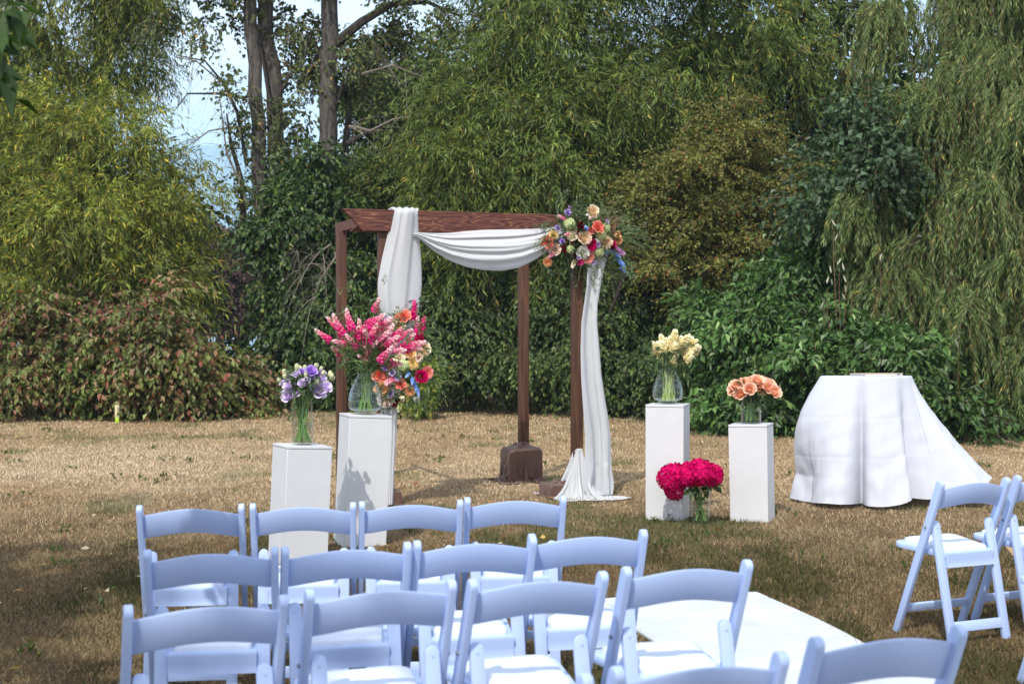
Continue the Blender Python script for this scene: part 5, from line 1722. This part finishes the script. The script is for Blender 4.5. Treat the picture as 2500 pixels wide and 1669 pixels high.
def bouquet(base, label, items, foot_r, neck_z, neck_r, water, stem_m, stem_r=.0028):
    """items: (form, colour, x, y, z, r, face) local to the vase foot"""
    root = empty('bouquet', base, 0, label, 'bouquet', 'flowers in the glass vases')
    for form, col, x, y, z, r, face, lab in items:
        p = Vector((x, y, z))
        o = flower(form, col, p, r, face, root, lab)
        hd = Vector((x, y, 0))
        nx = hd.normalized() * min(neck_r * .85, hd.length * .55) if hd.length > 1e-4 else Vector((0, 0, 0))
        a = math.atan2(-y + random.gauss(0, .09), -x + random.gauss(0, .09))
        ft = Vector((foot_r * random.uniform(.5, 1.0) * math.cos(a), foot_r * random.uniform(.5, 1.0) * math.sin(a), .022))
        nk = Vector((nx.x, nx.y, neck_z))
        mb = MB()
        tail = Vector(face).normalized() * (-.004)
        # the stem belongs to its flower: bring it into the head's own frame
        M = (Matrix.Translation(p) @ o.rotation_quaternion.to_matrix().to_4x4() @ Matrix.Scale(r, 4)).inverted()
        pts = [ft, ft.lerp(nk, .5) , nk, nk.lerp(p, .55) + Vector((0, 0, .01)), p + tail]
        mb.tube([M @ q for q in pts], [stem_r / r * k for k in (1.1, 1.05, 1, .9, .8)], 6)
        mb.obj('stem', stem_m, o)
    return root

def rel(x, y, sc_, ox, oy, Y, base):
    """a point of an enlarged detail of the photograph -> offset from the vase foot, in the plane of the vase"""
    p = at((ox + x / sc_) / K, (oy + y / sc_) / K, Y)
    return p.x - base.x, p.z - base.z

items = []
b_ = TOP['lav']
for x, y, r, col in [(430, 560, 75, 'lavender'), (320, 610, 80, 'lavender'), (790, 520, 105, 'lavender'), (955, 480, 65, 'lavender'), (570, 430, 58, 'lavender'), (440, 390, 62, 'lavender'), (310, 350, 58, 'lavender'), (320, 465, 58, 'lavender'), (705, 215, 68, 'purple'), (530, 235, 40, 'purple'), (460, 270, 48, 'lavender'), (215, 430, 36, 'lavender'), (610, 650, 38, 'lavender'), (875, 350, 44, 'lavender'), (640, 380, 40, 'lavender'), (800, 290, 40, 'lilac'), (870, 260, 40, 'lilac'), (700, 330, 40, 'lilac')]:
    u, z = rel(x, y, 6.817, 660, 870, 9.30, b_)
    dy = random.uniform(-.08, .02)
    rr = r / 6.817 / 370
    rr *= 1.55
    items.append(('lisianthus', col, u, dy, z - rr * .3, rr * 1.05, (u * 4, -.55 + dy, .55 if r < 70 else .25), None))
for x, y in [(170, 360), (230, 320), (210, 230), (280, 250), (470, 130), (500, 170), (570, 160), (405, 250), (510, 300), (620, 270), (720, 300), (800, 300), (880, 250), (790, 120), (840, 180), (790, 385), (1010, 300), (1020, 335), (950, 410), (570, 560), (700, 390), (750, 130), (250, 300), (460, 150), (980, 260), (660, 260), (560, 210)]:
    u, z = rel(x, y, 6.817, 660, 870, 9.30, b_)
    dy = random.uniform(-.07, .06)
    items.append(('bud', 'budgreen', u, dy, z - .012, .0155, (u * 2 + random.uniform(-.3, .3), random.uniform(-.4, .2), 1), None))
bq = bouquet(b_, 'bunch of lavender lisianthus with greenish buds in the tall straight vase', items, .055, .28, .055, .135, M_STEM)
greens(bq, [Vector((0, 0, .30)), Vector((.03, 0, .36)), Vector((-.04, -.02, .36))], 60, .11, 6, (.05, .018), [(0.07, 0.12, 0.05), (0.10, 0.15, 0.07)], [1, 1], up=(0, -.1, .9), droop=.1, name='leaves', jitter=.03)

items = []
b_ = TOP['snap']
for x, y in [(50, 490), (150, 330), (235, 340), (400, 275), (720, 85), (760, 300), (880, 330), (1000, 450), (1215, 620), (1120, 560), (215, 710), (400, 830), (560, 790), (600, 400), (830, 830), (950, 880), (500, 380), (700, 450), (1170, 690), (870, 450), (300, 520), (640, 560), (520, 600), (900, 620), (1000, 700), (330, 640), (760, 600), (420, 560), (660, 680), (480, 470), (820, 520), (880, 720), (450, 420), (560, 460), (620, 500), (720, 560), (800, 440), (360, 600), (480, 700), (700, 640), (940, 560), (1060, 620), (260, 600), (580, 660), (860, 640), (760, 700), (1080, 480)]:
    u, z = rel(x, y, 5.225, 780, 720, 10.05, b_)
    dy = random.uniform(-.16, .12)
    tip = Vector((u, dy, z))
    nk = Vector((0, 0, .32))
    ax = (tip - nk)
    ax.normalize()
    ax = Vector((ax.x * 1.3, ax.y, ax.z * .6))
    ax = (ax + Vector((random.gauss(0, .35), random.gauss(0, .35), random.gauss(0, .3)))).normalized()
    ln_ = random.uniform(.12, .175)
    tip.x *= 1.07
    st = tip - ax * ln_ * .62
    items.append(('snapdragon', 'snap', st.x, st.y, st.z, ln_ / 5.8, tuple(ax), None))
bq = bouquet(b_, 'wide spray of pink and white snapdragons in the bell vase', items, .06, .28, .045, .148, M_STEM, .003)
greens(bq, [Vector((0, -.02, .36)), Vector((.08, -.02, .40)), Vector((-.08, -.02, .40)), Vector((0, 0, .44))], 240, .16, 9, (.035, .008), [(0.05, 0.10, 0.03), (0.08, 0.14, 0.04)], [1, 1], up=(0, -.2, .7), droop=.1, name='leaves', jitter=.05)
greens(bq, [Vector((it[2] + it[6][0] * .26, it[3] + it[6][1] * .26, it[4] + it[6][2] * .26)) for it in items], 130, .05, 7, (.016, .007), [(0.16, 0.22, 0.08), (0.10, 0.16, 0.05)], [1, 1], up=(0, 0, .8), droop=0, name='tips', jitter=.012, spreadd=.5)

items = []
b_ = TOP['cream']
for x, y in [(250, 400), (290, 480), (400, 270), (440, 390), (500, 330), (560, 480), (632, 190), (650, 290), (640, 400), (760, 300), (700, 460), (680, 600), (880, 270), (840, 400), (900, 480), (960, 320), (1030, 450), (1090, 510), (930, 570), (800, 540), (350, 530), (560, 300), (470, 520), (740, 400), (330, 400)]:
    u, z = rel(x, y, 7.465, 1560, 790, 11.40, b_)
    dy = random.uniform(-.12, .08)
    tip = Vector((u, dy, z + .02))
    ax = (tip - Vector((0, 0, .25))).normalized()
    st = tip - ax * .07
    items.append(('stock', 'butter', st.x, st.y, st.z, .031, tuple(ax), None))
    a2 = (ax + Vector((random.gauss(0, .3), random.gauss(0, .3), random.gauss(0, .2)))).normalized()
    items.append(('stock', 'butter', st.x + random.gauss(0, .022), st.y + random.gauss(0, .025), st.z + random.gauss(-.004, .014), .028, tuple(a2), None))
bq = bouquet(b_, 'domed bunch of cream stock flowers in the bell vase', items, .06, .28, .045, .148, M_PALESTEM, .003)
greens(bq, [Vector((0, -.02, .36)), Vector((.10, -.02, .36)), Vector((-.10, -.02, .36))], 60, .12, 6, (.05, .02), [(0.06, 0.10, 0.04), (0.09, 0.14, 0.06)], [1, 1], up=(0, -.2, .1), droop=.3, name='leaves', jitter=.04)

items = []
b_ = TOP['peach']
for k, (x, y) in enumerate([(1865, 110), (1885, 172), (1950, 130), (2045, 140), (1935, 90), (2025, 70), (2095, 88), (2105, 125), (2142, 155), (1850, 145), (1990, 105), (2065, 105), (1985, 150), (2000, 85), (2120, 100)]):
    u, z = rel(x, y, 3.132, 1200, 900, 11.31, b_)
    dy = -.03 - .06 * (k % 3) + .11 * (y < 108)
    items.append(('rose', 'peachpink', u, dy, z - .016, .057, (u * 3.2, -.9 + dy, .55 if y > 110 else 1.1), None))
bq = bouquet(b_, 'tight dome of peach roses in the short straight vase', items, .065, .19, .06, .105, M_STEM, .0032)
greens(bq, [Vector((0, -.02, .24)), Vector((.06, -.02, .24)), Vector((-.06, -.02, .24))], 50, .09, 6, (.05, .028), [(0.04, 0.08, 0.025), (0.06, 0.10, 0.035)], [1, 1], up=(0, -.1, .2), droop=.2, name='leaves', jitter=.03)

b_ = TOP['hyd']
items = []
for x, z, y, r in [(1.235, .372, 10.97, .118), (1.255, .268, 11.0, .080), (1.445, .415, 10.93, .118), (1.37, .40, 11.06, .09), (1.545, .388, 10.98, .096), (1.50, .36, 11.10, .09), (1.335, .375, 10.90, .075)]:
    p = Vector((x, y, z)) - b_
    items.append(('hydrangea', 'hydmag', p.x, p.y, p.z, r, (p.x * 1.6, -.45, .8 if r > .085 else -.1), None))
bq = bouquet(b_, 'heavy magenta hydrangea heads spilling from the vase on the grass', items, .05, .25, .055, .10, M_STEM, .005)
greens(bq, [Vector((.02, -.02, .30)), Vector((-.06, -.02, .30)), Vector((.08, 0, .31))], 16, .08, 4, (.07, .045), [(0.04, 0.08, 0.025), (0.06, 0.10, 0.035)], [1, 1], up=(0, -.3, -.1), droop=.3, name='leaves', jitter=.03)

# ------------------------------------------------------------------ table
TX, TY, TH, TR = 3.096, 12.40, 1.10, .385
TILT = R(-1.75)
tb = empty('cocktail_table', (TX, TY, 0), 0, 'round high table standing under the white tablecloth', 'table')
tb.rotation_euler = (TILT, 0, 0)
mb = MB(); mb.lathe([(.001, TH - .03), (TR - .003, TH - .03), (TR - .001, TH - .02), (TR - .001, TH - .006), (TR - .004, TH - .003), (.001, TH - .003)], 48); mb.obj('tabletop', M_PAINT, tb)
mb = MB(); mb.tube([(0, 0, .03), (0, 0, TH - .03)], .03, 12); mb.obj('pole', M_BOLT, tb)
mb = MB(); mb.lathe([(.001, 0), (.27, 0), (.27, .012), (.05, .035), (.001, .035)], 32); mb.obj('base', M_BOLT, tb)
# cloth: flares to the ground and is blown out to one side
na, nv = 320, 90
A = np.linspace(0, 2 * PI, na, endpoint=False)[None, :]
v = np.linspace(0, 1, nv)[:, None]
def bump(a0, wd_): return np.exp(-((np.angle(np.exp(1j * (A - a0)))) / wd_) ** 2)
wing = bump(R(-12), .42) + .55 * bump(R(25), .5)
leftb = bump(R(185), .5)
flare = .14 + .04 * np.sin(2 * A + 1) + .44 * wing
folds = (.085 * np.abs(np.sin(3.5 * A + .55)) ** 1.4 + .012 * np.sin(11 * A + 1.3) + .05 * bump(R(-120), .12) - .10 * bump(R(-109), .07) + .06 * bump(R(-70), .16) - .07 * bump(R(-55), .10) - .05 * bump(R(-40), .08) + .05 * bump(R(-30), .1))
belly = .13 * leftb * np.sin(PI * np.clip(v * 1.25, 0, 1)) - .05 * leftb * v
rr = TR + .003 + flare * v ** np.where(wing > .3, 1.25, .9) + folds * v ** 1.2 * 1.6 + belly
rr = rr + .006 * np.sin(40 * v + 7 * A) * v * (1 - v)
hem = .012 + .018 * (1 + np.sin(5 * A + .4)) * .5 + .17 * wing + .05 * bump(R(-62), .22)
zz = TH + .004 - (TH - hem) * v
rr = rr - .0025 * np.exp(-((v - .64) / .010) ** 2) - .002 * np.exp(-((v - .33) / .010) ** 2) + .012 * (noise2(A * 9 + 40, v * 7 + 3, 1.0, 51) - .5) * v + .006 * (noise2(A * 22 + 40 + v * 9, v * 16 + 3, 1.0, 52) - .5) * v
cross = .010 * np.sin(28 * v + 3 * np.sin(5 * A)) * v ** 2 * .4
P = np.stack([(rr + cross) * np.cos(A), (rr + cross) * (1 - .08 * v) * np.sin(A), zz + 0 * A], -1)
rim = []
for q, dz in ((.02, .003), (.5, .003), (.9, .003), (.985, .0035), (1.0, .001)):
    rim.append(np.stack([TR * q * np.cos(A[0]), TR * q * np.sin(A[0]), np.full(na, TH + dz)], -1))
P = np.concatenate([np.stack(rim), P[1:]])
tc2 = grid_obj('tablecloth', P, M_LINEN, None, True)
tc2.location = (TX, TY, 0)
tc2.rotation_euler = (TILT, 0, 0)
tag(tc2, 'white tablecloth blown out to one side over the high round table', 'tablecloth')
# book and pen
bk = empty('guest_book', (TX + .085, TY + .02, TH + .006), R(6), 'thin closed book with a pale cover and a blue ribbon, lying on the tablecloth', 'book')
bk.rotation_euler = (TILT, 0, R(6))
mb = MB(); mb.box((0, 0, .0105), (.372, .26, .013)); mb.obj('pages', plain('paper', (0.75, 0.72, 0.64), rough=.9, scale=200, var=.1), bk)
for z in (.002, .019):
    mb = MB(); mb.box((0, 0, z), (.388, .275, .003)); mb.obj('cover', plain('book_cover', (0.62, 0.52, 0.38), rough=.6), bk, bevel=.001, seg=1)
mb = MB(); mb.box((.15, -.135, .010), (.018, .02, .005)); mb.obj('ribbon', plain('blue_ribbon', (0.03, 0.12, 0.35), rough=.6), bk)
pn = empty('pen', (TX - .13, TY - .20, TH + .014), R(4), 'slim dark pen lying in front of the book', 'pen')
mb = MB(); mb.tube([(-.07, 0, 0), (-.055, 0, 0), (.055, 0, 0), (.07, 0, 0)], [.0015, .005, .005, .004], 8); mb.obj('barrel', M_BOLT, pn)
mb = MB(); mb.box((.05, 0, .006), (.03, .002, .002)); mb.obj('clip', M_BOLT, pn)

# ------------------------------------------------------------------ small stake by the shrubs
p = at(300, 958, 23.3)
st = empty('marker_stake', (p.x, 22.5, 0), R(10), 'short cream stake with a lime green foot in front of the rusty shrubs', 'stake')
mb = MB(); mb.box((0, 0, .19), (.07, .05, .20)); mb.obj('stake_body', plain('cream_paint', (0.62, 0.56, 0.34), rough=.6), st, bevel=.006)
mb = MB(); mb.box((0, 0, .31), (.078, .06, .035), Matrix.Rotation(.2, 3, 'Y')); mb.obj('cap', plain('olive_paint', (0.25, 0.23, 0.1), rough=.6), st, bevel=.004)
mb = MB(); mb.box((0, 0, .045), (.06, .05, .09)); mb.obj('foot', plain('lime_paint', (0.42, 0.62, 0.05), rough=.6), st, bevel=.004)
